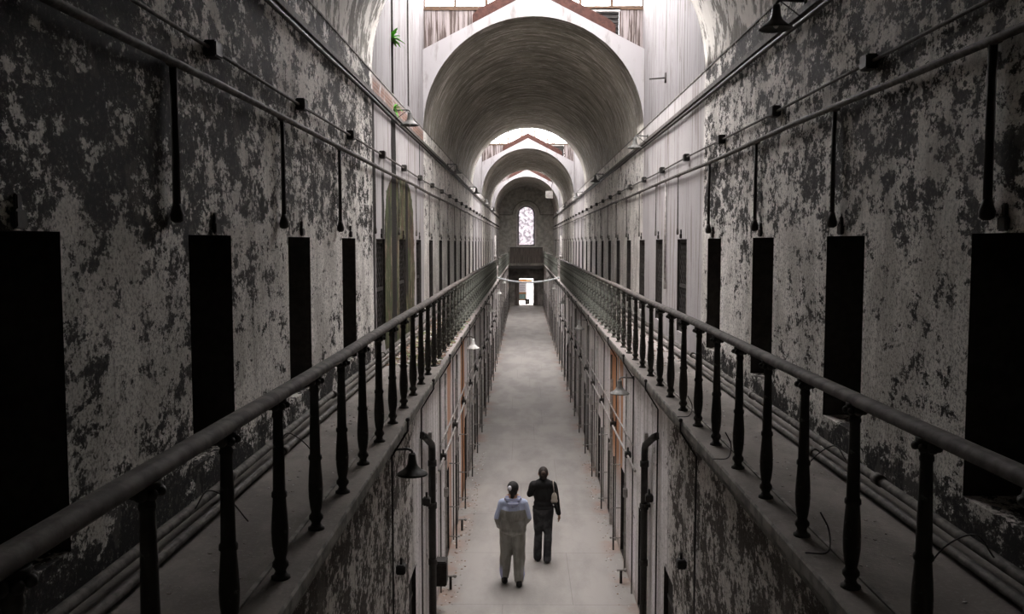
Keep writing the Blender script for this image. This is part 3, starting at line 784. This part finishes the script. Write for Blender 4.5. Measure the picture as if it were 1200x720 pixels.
# small wire offcuts tangled at the pipes
for (x, y, s, lab) in ((2.22, 4.6, 1, 'short bent wire poking from the gallery pipes near the darkest doorway'), (2.2, 6.7, 1, 'bent wire curling off the pipes by the middle balusters'),
                       (-2.2, 5.4, -1, 'loose wire looping off the pipes onto the mossy side gallery'), (-2.15, 7.1, -1, 'thin wire offcut lying beyond the looped wire')):
    bm = bmesh.new(); tube(bm, curve_pts([(x, y, DECK + .16), (x - s * .04, y + .12, DECK + .24), (x - s * .14, y + .22, DECK + .15), (x - s * .26, y + .2, DECK + .02)]), .005, 6)
    tag(mesh_obj('wire_offcut', bm, M['iron']), lab, 'wire')
for (x, y) in ((1.58, 5.15), (1.52, 7.4), (1.53, 9.2)):
    bm = bmesh.new(); tube(bm, curve_pts([(x - .17, y - .05, DECK + .008), (x - .06, y - .1, DECK + .03), (x + .0, y + .06, DECK + .10), (x - .04, y + .1, DECK + .2)]), .005, 6)
    tag(mesh_obj('wire_offcut', bm, M['iron']), 'curled wire at the ledge, %s baluster foot' % {5.15: 'beside the fourth', 7.4: 'beside the seventh', 9.2: 'beside the ninth'}[y], 'wire')

# ------------------------------------------------------------------ lower wall fittings
for s in (-1, 1):
    sw = side_word(s)
    # steel rods from the ledge to the floor
    rod = None
    for i in range(22):
        y = 8.95 + 2.6 * i
        if y > 62: break
        if rod is None or True:
            bm = bmesh.new(); tube(bm, [(s * (LEDGE - .012), y, DECK - .0), (s * (LEDGE - .012), y, DECK - .1), (s * (LW - .03), y, DECK - .36), (s * (LW - .03), y, .0)], .011, 6)
            sphere(bm, (s * (LEDGE - .01), y, DECK + .01), .022, 8, 6)
            o = mesh_obj('hanging_cable', bm, M['iron']); tag(o, '%s thin cable hanging from the ledge to the floor, %s' % (ORD[i] if i else 'nearest', sw), 'cable', 'ledge cables')
    for i in range(14):
        y = (9.6 if s > 0 else 9.4) + 2.52 * i
        bm = bmesh.new(); box(bm, -.05, .05, -.06, .06, -.05, .05, 0, .012); tube(bm, [(0, 0, .05), (0, 0, .12)], .015, 8)
        o = mesh_obj('outlet_box', bm, M['box']); o.location = (s * (LW - .05), y, 2.14)
        tag(o, 'small black outlet box, %s along the ground floor wall, %s' % (ORD[i], sw), 'outlet box', 'lower outlet boxes')
    for (z, r, y0, y1, lab) in ((2.45, .014, 13.9, 60, 'upper'), (2.12, .02, 13.6, 60, 'lower')):
        bm = bmesh.new(); pts = []; y = y0
        while y < y1: pts.append((s * (LW - .06), y, z + .01 * math.sin(y))); y += 1.2
        tube(bm, pts, r, 8)
        o = mesh_obj('wall_pipe', bm, M['palepipe']); tag(o, '%s pale pipe running level along the ground floor wall, %s' % (lab, sw), 'pipe')
        for k in range(8):
            yy = y0 + 1 + k * 2.6; bm = bmesh.new(); tube(bm, [(s * (LW - .06), yy, z), (s * (LW - .06), yy + .12, z)], r * 1.7, 8); mesh_obj('coupling', bm, M['palepipe'], o)
    # black downpipe with an offset at the top
    dp = thing('downpipe', 'black cast iron downpipe with cranked top, %s' % sw, 'downpipe', (s * (LW - .08), 12.4, 0))
    bm = bmesh.new(); tube(bm, [(0, 0, .05), (0, 0, 2.68), (0, -.02, 2.76), (0, -.07, 2.82), (s * .02, -.7, 3.06), (s * .06, -.78, 3.1)], .048, 12); mesh_obj('pipe_run', bm, M['box'], dp)
    for z in (.25, 1.1, 1.9, 2.5):
        bm = bmesh.new(); tube(bm, [(0, 0, z), (0, 0, z + .08)], .062, 12); mesh_obj('collar', bm, M['box'], dp)
    bm = bmesh.new(); box(bm, *sorted((0, s * .08)), -.09, .09, 1.95, 1.99); mesh_obj('bracket', bm, M['iron'], dp)
    # pale vertical conduits farther on
    for i, y in enumerate((15.1, 17.7, 21.2, 24.0, 27.3, 30.2, 34.0, 38.2)):
        bm = bmesh.new(); tube(bm, [(s * (LW - .035), y, .05), (s * (LW - .035), y, 3.4)], .018, 8)
        o = mesh_obj('wall_conduit', bm, M['pipe'] if i % 2 else M['palepipe'])
        tag(o, '%s upright conduit past the black downpipe, %s' % (ORD[i], sw), 'conduit', 'lower upright conduits')
        bm = bmesh.new(); box(bm, *sorted((s * (LW - .07), s * LW)), y - .045, y + .045, 1.3 + .2 * (i % 3), 1.45 + .2 * (i % 3), 0, .006); mesh_obj('switch_box', bm, M['palepipe'], o)
bm = bmesh.new(); box(bm, -.09, .09, -.13, .13, 0, .38, 0, .015)
eb = mesh_obj('meter_box', bm, M['box']); eb.location = (-(LW - .10), 13.45, .42); tag(eb, 'black metal box mounted low beside the downpipe', 'box')
bm = bmesh.new(); box(bm, -.07, .07, -.012, 0, .05, .33, 0, .003); o = mesh_obj('box_door', bm, M['iron'], eb); o.location = (0, -.13, 0)
def standpipe(x, y, lab):
    t = thing('floor_valve', lab, 'valve', (x, y, 0))
    bm = bmesh.new(); tube(bm, [(0, 0, 0), (0, 0, .22)], .022, 8); mesh_obj('stem', bm, M['iron'], t)
    bm = bmesh.new(); tube(bm, [(-.07, 0, .22), (.07, 0, .22)], .02, 8); sphere(bm, (.07, 0, .22), .032, 8, 6); mesh_obj('tap', bm, M['palepipe'], t)
standpipe(-1.38, 14.3, 'short iron floor valve beside the black metal box')
standpipe(-1.40, 17.3, 'short iron floor valve one doorway past the black box')
standpipe(1.40, 14.6, 'short iron stub rising from the floor, opposite the black box')
# vertical conduit with switch on the right bay wall, hook on the upper wall
t = tag(mesh_obj('switch_conduit', (lambda b: (tube(b, [(0, 0, 1.1), (0, 0, -.75)], .02, 8), b)[1])(bmesh.new()), M['palepipe']), 'pale conduit dropping to a switch between doorways under the first skylight', 'conduit')
t.location = (W - .03, 16.6, EYE)
bm = bmesh.new(); box(bm, -.03, .02, -.06, .06, -.85, -.68, 0, .008); mesh_obj('switch_box', bm, M['palepipe'], t)
bm = bmesh.new(); tube(bm, [(0, 0, 0), (-.3, 0, -.02)], .014, 8); tube(bm, [(-.0, 0, -.09), (-.0, 0, .09)], .025, 8)
h = mesh_obj('wall_hook', bm, M['iron']); h.location = (W - .01, 16.9, EYE + 3.0); tag(h, 'iron wall hook high on the whitewashed wall under the first skylight', 'hook')

# ------------------------------------------------------------------ lamps
def lamp(s, x, y, z, arm, mat, label, brace=False, group=None, tilt=0):
    t = thing('gooseneck_lamp', label, 'lamp', (x, y, z), 0, group)
    bm = bmesh.new()
    lathe(bm, [(.026, .215), (.03, .22), (.036, .20), (.040, .15), (.048, .11), (.062, .08), (.10, .045), (.148, .015), (.158, 0), (.152, -.004), (.145, .01), (.095, .038), (.05, .07), (.02, .08)], 24, close=False)
    sh = mesh_obj('lamp_shade', bm, mat, t); sh.rotation_euler = (0, tilt, 0)
    bm = bmesh.new()
    tube(bm, [(0, 0, .20), (0, 0, .235), (s * .02, 0, .255), (s * .05, 0, .262), (s * arm * .7, 0, .255), (s * arm, 0, .25)], .013, 8)
    mesh_obj('arm', bm, mat if mat is not M['shade_white'] else M['pipe'], t)
    bm = bmesh.new(); tube(bm, [(s * arm, 0, .25), (s * (arm - .02), 0, .25)], .035, 10); mesh_obj('wall_plate', bm, M['iron'], t)
    bm = bmesh.new(); sphere(bm, (0, 0, .04), .028, 10, 8, (1, 1, 1.3)); mesh_obj('bulb', bm, M['shade_white'], sh)
    if brace:
        bm = bmesh.new(); tube(bm, [(s * .04, 0, .25), (s * arm, 0, .08)], .006, 6); mesh_obj('brace', bm, M['iron'], t)
    return t
for i, y in enumerate((8.6, 19.3, 30, 40.7, 52, 63)):
    lamp(1, 2.13, y, EYE + 1.97, .27, M['shade_dark'] if i == 0 else M['shade_mid'], '%s high lamp on the cornice of the wall opposite the moss' % ('nearest backlit' if i == 0 else ORD[i]), True, 'upper lamps')
for i, y in enumerate((15.5, 26.2, 37, 47.5, 58)):
    lamp(-1, -2.13, y, EYE + 1.97, .27, M['shade_mid'], '%s high lamp on the cornice of the mossy side wall' % ('nearest grey' if i == 0 else ORD[i]), True, 'upper lamps')
for i, y in enumerate((14.3, 25.0, 35.6, 46.3, 57)):
    lamp(1, 1.32, y, 3.20, .23, M['shade_grey'], '%s bell lamp under the ledge opposite the mossy side' % ('nearest grey' if i == 0 else ORD[i]), False, 'lamps below the galleries')
for i, y in enumerate((9.05, 20.0, 30.6, 41.3, 52)):
    lamp(-1, -1.33, y, 3.25, .22, M['shade_dark'] if i == 0 else M['shade_white'], ('black backlit bell lamp hanging under the ledge' if i == 0 else '%s pale bell lamp under the ledge on the mossy side' % ORD[i]), False, 'lamps below the galleries')
# square panel hanging near the far end
t = thing('hanging_board', 'small pale square panel hanging on a rod before the end wall', 'panel', (1.55, 63.5, EYE + 3.3))
bm = bmesh.new(); box(bm, -.26, .26, -.03, .03, -.26, .26, 0, .01); mesh_obj('board_face', bm, M['palepipe'], t)
bm = bmesh.new(); tube(bm, [(.1, 0, .26), (.3, 0, 1.15), (.35, -1.45, 1.2)], .02, 6); mesh_obj('rod', bm, M['iron'], t)
# pale column pipes at the gap in the railings
for s in (-1, 1):
    bm = bmesh.new(); tube(bm, [(s * 1.62, 44.8, DECK), (s * 1.62, 44.8, DECK + 2.1)], .05, 10); tube(bm, [(s * 1.62, 44.8, DECK + 1.0), (s * 1.62, 44.8, DECK + 1.15)], .085, 10)
    tag(mesh_obj('standing_post', bm, M['palepipe']), 'pale post in the railing gap, %s' % side_word(s), 'post')
# rope across the corridor
bm = bmesh.new(); pts = []
for k in range(21):
    u = -1 + 2 * k / 20; pts.append((u * 1.47, 43.8, DECK + .06 - .22 * (1 - u * u)))
tube(bm, pts, .045, 8); sphere(bm, (-1.47, 43.8, DECK + .06), .06, 10, 8); sphere(bm, (1.47, 43.8, DECK + .06), .06, 10, 8)
tag(mesh_obj('sagging_rope', bm, flat('rope_white', (.42, .44, .44), .8)), 'thick whitish rope sagging across the corridor between the two galleries', 'rope')

# ------------------------------------------------------------------ debris and ferns
def chips(name, n, xr, yr, z, mats, label, size=(.008, .03)):
    bm = bmesh.new()
    for _ in range(n):
        x = random.uniform(*xr); y = random.uniform(*yr); r = random.uniform(*size); a = random.random() * 6
        k = random.randint(3, 5); mi = random.randrange(len(mats)); h = r * .4
        lo = [bm.verts.new((x + r * math.cos(a + 2 * PI * j / k) * random.uniform(.6, 1), y + r * math.sin(a + 2 * PI * j / k) * random.uniform(.6, 1), z)) for j in range(k)]
        hi = [bm.verts.new((v.co.x * .9 + x * .1, v.co.y * .9 + y * .1, z + h * random.uniform(.5, 1))) for v in lo]
        f = bm.faces.new(hi); f.material_index = mi
        for j in range(k): f = bm.faces.new((lo[j], lo[(j + 1) % k], hi[(j + 1) % k], hi[j])); f.material_index = mi
    return tag(mesh_obj(name, bm, mats), label, 'debris', None, 'stuff')
cw = flat('chip_white', (.62, .60, .57), .9); cb = flat('chip_brown', (.26, .17, .12), .9); cg = flat('chip_green', (.20, .25, .11), .9); cgr = flat('chip_grey', (.28, .25, .22), .9)
chips('plaster_debris', 200, (-2.1, -1.65), (2.6, 12.5), DECK, [cgr, cgr, cgr, cw], 'fallen plaster chips on the dusty near mossy side gallery', (.005, .016))
chips('leaf_litter', 2600, (-2.3, -1.45), (13.0, 21), DECK, [cb, cb, cg, cw, cgr], 'leaf litter and plaster rubble under the mossy patch', (.015, .055))
chips('plaster_debris', 200, (1.65, 2.1), (2.6, 12.5), DECK, [cgr, cgr, cgr, cw], 'fallen plaster chips on the gallery opposite the moss', (.005, .016))
chips('plaster_debris', 500, (1.45, 2.3), (13.0, 22), DECK, [cw, cgr, cb], 'denser plaster rubble under the first skylight, opposite the moss', (.01, .035))
chips('plaster_debris', 260, (-1.5, -1.2), (11, 24), 0, [cb, cgr, cw], 'brick dust and chips along the floor on the downpipe and black box side', (.008, .03))
chips('plaster_debris', 160, (1.25, 1.5), (11, 24), 0, [cb, cgr, cw], 'brick dust and chips along the floor below the cranked downpipe opposite the black box', (.008, .025))
green = flat('fern_green', (.10, .30, .04), .6)
def fern(x, y, z, sz, lab, n=16):
    bm = bmesh.new()
    for k in range(n):
        a = random.uniform(-1.3, 1.3); el = random.uniform(-.6, 1.1); L = sz * random.uniform(.5, 1)
        d = Vector((math.cos(a) * math.cos(el), math.sin(a) * math.cos(el), math.sin(el)))
        side = d.cross(Vector((0, 0, 1))).normalized(); b = Vector((0, 0, 0)); prev = None
        for j in range(5):
            t = j / 4; p = b + d * (L * t) + Vector((0, 0, -.35 * L * t * t)); wd = side * (sz * .11 * math.sin(PI * min(.97, t * .85 + .12)))
            cur = (bm.verts.new(p - wd), bm.verts.new(p + Vector((0, 0, -.004))), bm.verts.new(p + wd))
            if prev:
                bm.faces.new((prev[0], prev[1], cur[1], cur[0])); bm.faces.new((prev[1], prev[2], cur[2], cur[1]))
            prev = cur
    o = mesh_obj('wall_fern', bm, green); o.location = (x, y, z); tag(o, lab, 'plant')
fern(-2.42, 15.4, EYE + 3.4, .3, 'small bright green fern growing from the tall slot high in the wall')
fern(-2.38, 15.4, CORN + .12, .2, 'tiny green plant sprouting on the cornice beside the lamp')

# ------------------------------------------------------------------ people
def blob(name, caps, mat, parent, voxel=.012, smooth=6, extra=None):
    bm = bmesh.new()
    for c in caps:
        if len(c) == 3:                       # ellipsoid: centre, radii, (rotation z)
            g = bmesh.ops.create_uvsphere(bm, u_segments=20, v_segments=14, radius=1, matrix=Matrix.Translation(c[0]) @ Matrix.Rotation(c[2], 4, 'X') @ Matrix.Diagonal((*c[1], 1)))
        else:
            p0, r0, p1, r1 = Vector(c[0]), c[1], Vector(c[2]), c[3]
            for p, r in ((p0, r0), (p1, r1)): bmesh.ops.create_uvsphere(bm, u_segments=14, v_segments=10, radius=r, matrix=Matrix.Translation(p))
            d = p1 - p0
            if d.length > 1e-5:
                q = d.to_track_quat('Z', 'Y').to_matrix().to_4x4()
                bmesh.ops.create_cone(bm, cap_ends=True, segments=16, radius1=r0, radius2=r1, depth=d.length, matrix=Matrix.Translation((p0 + p1) / 2) @ q)
    me = bpy.data.meshes.new(name); bm.to_mesh(me); bm.free()
    t = bpy.data.objects.new('tmp', me); C.objects.link(t)
    m = t.modifiers.new('r', 'REMESH'); m.mode = 'VOXEL'; m.voxel_size = voxel; m.use_smooth_shade = True
    m2 = t.modifiers.new('s', 'SMOOTH'); m2.factor = .5; m2.iterations = smooth
    dg = bpy.context.evaluated_depsgraph_get(); me2 = bpy.data.meshes.new_from_object(t.evaluated_get(dg))
    bpy.data.objects.remove(t)
    if extra:
        for v in me2.vertices: v.co = extra(v.co.copy())
    me2.materials.clear(); me2.materials.append(mat)
    for p in me2.polygons: p.use_smooth = True
    o = bpy.data.objects.new(name, me2); C.objects.link(o); o.parent = parent
    return o
skin = flat('skin', (.42, .25, .18), .6, 0, .06)
hair_m = flat('hair_dark', (.035, .027, .022), .6, 0, .3, 40)
def hand(p, d, side, curl=.5):
    """palm plus five fingers hanging from wrist p along d"""
    d = Vector(d).normalized(); p = Vector(p); fw = Vector((0, 1, 0)); acr = d.cross(Vector((side, 0, 0))).normalized()  # across the palm (fore-aft)
    inn = Vector((-side, 0, 0)); out = []
    out.append((p, .026, p + d * .085 + acr * .018, .024)); out.append((p, .024, p + d * .085 - acr * .018, .022))
    for k, L in enumerate((.068, .078, .073, .058)):
        b = p + d * .09 + acr * (.030 - .020 * k); m = b + (d + inn * curl * .5).normalized() * L * .5; e = m + (d * .7 + inn * curl * 1.1).normalized() * L * .5
        out += [(b, .0095, m, .009), (m, .009, e, .0075)]
    b = p + d * .03 + acr * .028; m = b + (d * .6 + acr * .7 + inn * .3).normalized() * .04; e = m + (d * .9 + acr * .2 + inn * .4).normalized() * .033
    out += [(b, .013, m, .011), (m, .011, e, .009)]
    return out
def head_caps(hz, x=0, y=0):
    c = Vector((x, y, hz))
    return [(c, (.078, .096, .112), 0), (c + Vector((0, .02, -.06)), (.058, .07, .068), 0), ((x, y + .085, hz - .075), .024, (x, y + .088, hz - .085), .022),
            ((x, y + .09, hz + .01), .010, (x, y + .112, hz - .03), .014),                        # nose
            ((x - .078, y + .0, hz + .012), .016, (x - .080, y - .004, hz - .022), .012), ((x + .078, y + .0, hz + .012), .016, (x + .080, y - .004, hz - .022), .012),   # ears
            ((x - .018, y + .092, hz - .056), .008, (x + .018, y + .092, hz - .056), .008),         # lips
            ((x - .045, y + .080, hz + .022), .010, (x + .045, y + .080, hz + .022), .010),         # brow
            ((x, y - .012, hz - .10), .052, (x, y - .02, hz - .2), .058)]                           # neck
# --- person one: grey tracksuit
A = thing('person', 'person in a grey tracksuit with pale blue shoulders and dark cap, walking away', 'person', (-.375, 14.5, 0), .02)
caps = head_caps(1.60)
caps += [((0, -.02, 1.42), (.15, .10, .12), 0), ((0, -.01, 1.2), (.165, .115, .22), 0), ((0, 0, .98), (.17, .125, .16), 0)]
shA = {-1: ((-.165, -.01, 1.365), (-.235, -.03, 1.13), (-.225, .12, .96)), 1: ((.165, -.01, 1.365), (.24, -.02, 1.13), (.20, .15, 1.0))}
for s in (-1, 1):
    a, b, c = shA[s]; caps += [((0, 0, 1.38), .07, a, .062), (a, .055, b, .042), (b, .040, c, .028)]
    d = (Vector(c) - Vector(b)).normalized() + Vector((-s * .35, .5, 0)); caps += hand(c, d, s, .7)
legA = {-1: ((-.09, 0, .95), (-.115, .05, .52), (-.135, .13, .11)), 1: ((.09, 0, .95), (.10, .02, .50), (.10, -.04, .10))}
for s in (-1, 1):
    a, b, c = legA[s]; caps += [(a, .095, b, .062), (b, .060, c, .040), (c, .042, (c[0], c[1] + .02, .06), .042), ((c[0], c[1] - .03, .045), .036, (c[0], c[1] + .15, .035), .030)]
bodyA = blob('body', caps, skin, A, .0075, 3)
n = NT('tracksuit_top')
rag = n.add(n.z, n.mul(n.noise(n.vec(), 8, 3, .5), .02))
yoke = n.step(n.add(rag, n.mul(n.step(n.math('ABSOLUTE', n.x), .19, .25), .16)), 1.285, 1.30)
wr = n.noise(n.vec(1, 1, .35), 14, 4, .55)
topm = n.bsdf(n.mix(yoke, n.mix(n.step(wr, .4, .6), (.27, .265, .24), (.36, .355, .33)), (.46, .52, .68)), .8, 0, wr, .7, .03)
n = NT('tracksuit_trousers'); wr = n.noise(n.vec(1, 1, .4), 12, 4, .55)
pipe_ = n.mul(n.step(n.math('ABSOLUTE', n.x), .165, .175), n.sub(1.0, n.step(n.z, .2, .36)))
trm = n.bsdf(n.mix(pipe_, n.mix(n.step(wr, .4, .6), (.26, .255, .23), (.34, .335, .31)), (.5, .52, .75)), .8, 0, wr, .7, .03)
caps = [((0, -.02, 1.36), (.19, .13, .12), 0), ((0, -.02, 1.22), (.225, .16, .22), 0), ((0, -.01, 1.03), (.235, .17, .16), 0), ((0, -.01, .93), (.225, .165, .085), 0)]
for s in (-1, 1):
    a, b, c = shA[s]; caps += [((0, -.01, 1.425), .07, a, .078), (a, .078, b, .070), (b, .070, c, .052), (c, .05, (c[0] - s * .02, c[1] + .025, c[2] - .02), .046)]
def wrinkle(f, a, k=1):
    from mathutils import noise
    def g(v):
        nn = noise.noise(Vector((v.x * 9 * k, v.y * 9 * k, v.z * 4.5 * k))) * a
        c = Vector((v.x, v.y, 0)); c = c.normalized() if c.length > .01 else Vector((0, 1, 0))
        return v + c * nn
    return g
blob('jacket', caps, topm, A, .012, 5, wrinkle(None, .016))
caps = [((0, 0, .93), (.175, .14, .13), 0)]
for s in (-1, 1):
    a, b, c = legA[s]; caps += [(a, .125, (b[0], b[1], b[2] + .1), .105), ((b[0], b[1], b[2] + .1), .105, b, .10), (b, .10, (c[0], c[1] - .01, c[2] + .1), .09), ((c[0], c[1] - .01, c[2] + .12), .094, (c[0], c[1] - .005, c[2] + .005), .078)]
blob('trousers', caps, trm, A, .012, 4, wrinkle(None, .014, 1.3))
hoodm = NT('hood_stripes'); wv = hoodm.math('FRACT', hoodm.mul(hoodm.z, 28)); hm = hoodm.bsdf(hoodm.mix(hoodm.step(wv, .45, .6), (.50, .53, .66), (.30, .32, .50)), .8)
caps = [((-.07, -.05, 1.47), .042, (.07, -.05, 1.47), .042), ((-.085, -.09, 1.435), .040, (.085, -.09, 1.435), .040), ((-.055, -.13, 1.38), .038, (.055, -.13, 1.38), .038), ((0, -.14, 1.34), .03, (0, -.13, 1.32), .03),
        ((-.1, -.05, 1.46), .04, (-.06, .06, 1.45), .03), ((.1, -.05, 1.46), .04, (.06, .06, 1.45), .03)]
blob('hood', caps, hm, A, .009, 3)
capm = flat('cap_black', (.03, .028, .027), .8); capw = flat('cap_white', (.72, .72, .76), .7)
o = blob('cap', [((0, -.008, 1.635), (.094, .112, .094), 0), ((0, .0, 1.61), (.092, .11, .035), 0)], capm, A, .008, 2)
tag(o, 'black knitted cap')
o = blob('cap_patch', [((-.045, -.085, 1.635), (.043, .035, .042), 0)], capw, A, .006, 2); tag(o, 'white patch on the back of the cap')
o = blob('hair', [((0, -.035, 1.57), (.075, .072, .07), 0), ((-.01, -.085, 1.56), .035, (-.01, -.095, 1.49), .028)], hair_m, A, .008, 2)
shoem = flat('shoe_black', (.025, .023, .022), .5); solem = flat('shoe_sole', (.3, .3, .3), .6)
for s in (-1, 1):
    c = legA[s][2]
    blob('shoe', [((c[0], c[1] - .07, .052), .052, (c[0] + s * .02, c[1] + .16, .038), .042), ((c[0], c[1] - .05, .08), .048, (c[0], c[1] + .03, .09), .05)], shoem, A, .009, 2, lambda v: Vector((v.x, v.y, max(v.z, .004))))
# --- person two: black jacket and jeans
B = thing('person', 'person in a black jacket and dark jeans, walking away with a shoulder bag', 'person', (.14, 15.6, 0), -.03)
caps = head_caps(1.57)
caps += [((0, -.02, 1.38), (.13, .095, .12), 0), ((0, -.01, 1.18), (.14, .105, .2), 0), ((0, 0, .97), (.155, .12, .15), 0)]
shB = {-1: ((-.165, -.01, 1.37), (-.235, .07, 1.19), (-.09, .22, 1.2)), 1: ((.165, -.01, 1.37), (.23, -.05, 1.11), (.27, .0, .87))}
for s in (-1, 1):
    a, b, c = shB[s]; caps += [((0, 0, 1.36), .065, a, .056), (a, .050, b, .038), (b, .036, c, .026)]
    d = (Vector(c) - Vector(b)).normalized(); caps += hand(c, d, s, .5)
legB = {-1: ((-.08, 0, .93), (-.085, .04, .50), (-.095, .05, .10)), 1: ((.08, 0, .93), (.085, .0, .49), (.075, -.06, .10))}
for s in (-1, 1):
    a, b, c = legB[s]; caps += [(a, .088, b, .055), (b, .053, c, .036), (c, .038, (c[0], c[1] + .02, .06), .038), ((c[0], c[1] - .03, .045), .034, (c[0], c[1] + .14, .032), .028)]
blob('body', caps, skin, B, .0075, 3)
blk = NT('jacket_black'); wr = blk.noise(blk.vec(1, 1, .5), 14, 4, .5); blk = blk.bsdf((.013, .012, .012), .75, 0, wr, .6, .02)
caps = [((0, -.015, 1.385), (.17, .12, .105), 0), ((0, -.01, 1.2), (.168, .13, .22), 0), ((0, -.01, 1.05), (.172, .135, .10), 0), ((0, -.01, .985), (.19, .148, .05), 0), ((0, -.02, 1.44), .072, (0, -.02, 1.485), .062)]
for s in (-1, 1):
    a, b, c = shB[s]; caps += [((0, -.01, 1.40), .075, a, .075), (a, .075, b, .062), (b, .06, c, .042)]
blob('jacket', caps, blk, B, .011, 4, wrinkle(None, .012, 1.2))
n = NT('dark_jeans'); wr = n.noise(n.vec(1, 1, .5), 14, 4, .55); jm = n.bsdf(n.mix(n.step(n.noise(n.vec(), 5, 3, .5), .45, .62), (.03, .03, .033), (.085, .085, .09)), .85, 0, wr, .5, .02)
caps = [((0, 0, .93), (.165, .13, .12), 0)]
for s in (-1, 1):
    a, b, c = legB[s]; caps += [(a, .105, b, .075), (b, .074, (c[0], c[1] - .01, c[2] + .06), .072), ((c[0], c[1] - .01, c[2] + .06), .072, (c[0], c[1] - .012, c[2] - .03), .074)]
blob('jeans', caps, jm, B, .011, 4, wrinkle(None, .009, 1.5))
o = blob('hair', [((0, -.014, 1.60), (.086, .10, .10), 0), ((0, -.04, 1.54), (.07, .065, .07), 0)], hair_m, B, .008, 2)
o = blob('hair_bun', [((0, -.098, 1.60), (.045, .038, .045), 0)], flat('hair_brown', (.075, .05, .038), .6, 0, .3, 40), B, .006, 2); tag(o, 'browner knot of hair')
for s in (-1, 1):
    c = legB[s][2]
    blob('shoe', [((c[0], c[1] - .05, .046), .040, (c[0], c[1] + .13, .032), .032), ((c[0], c[1] - .04, .07), .040, (c[0], c[1] + .03, .075), .042)], shoem, B, .009, 2, lambda v: Vector((v.x, v.y, max(v.z, .004))))
# bag under the arm
bg = thing('shoulder_bag', 'small beige shoulder bag tucked under the arm of the person in black', 'bag', (.14 + .19, 15.6 - .115, 0))
bagm = flat('bag_beige', (.46, .41, .34), .7, 0, .1)
blob('bag_body', [((.0, 0, 1.17), (.052, .045, .10), 0), ((.0, 0, 1.12), (.062, .05, .055), 0)], bagm, bg, .008, 2)
bm = bmesh.new(); tube(bm, [(.0, -.02, 1.25), (-.01, -.025, 1.34), (-.02, -.01, 1.43), (-.02, .06, 1.465), (-.02, .14, 1.42), (-.01, .17, 1.32), (0, .05, 1.25)], .009, 6); mesh_obj('strap', bm, bagm, bg)
bm = bmesh.new(); box(bm, -.04, .04, -.052, -.044, 1.07, 1.10, 0, .003); mesh_obj('trim_band', bm, shoem, bg)

# ------------------------------------------------------------------ light, world, camera
wd = bpy.data.worlds.new('overcast_sky'); S.world = wd; wd.use_nodes = True
bgk = wd.node_tree.nodes['Background']; bgk.inputs[0].default_value = (1.0, .955, .965, 1); bgk.inputs[1].default_value = 9.0
cam = bpy.data.cameras.new('camera'); co = bpy.data.objects.new('camera', cam); C.objects.link(co); S.camera = co
cam.sensor_width = 36; cam.lens = 1064 / 1200 * 36; cam.clip_end = 400; cam.clip_start = .05
F = 1064.0
pitch = math.atan(76 / F); yaw = math.atan(14 / F)
co.location = (-.2, 0, EYE)
co.rotation_euler = (PI / 2 - pitch, 0, yaw)
S.view_settings.view_transform = 'Standard'; S.view_settings.look = 'None'; S.view_settings.exposure = 1.75; S.view_settings.gamma = 1.0
S.view_settings.use_curve_mapping = False
S.cycles.max_bounces = 10; S.cycles.diffuse_bounces = 6; S.cycles.transparent_max_bounces = 12
S.cycles.caustics_reflective = False; S.cycles.caustics_refractive = False
S.cycles.use_denoising = True
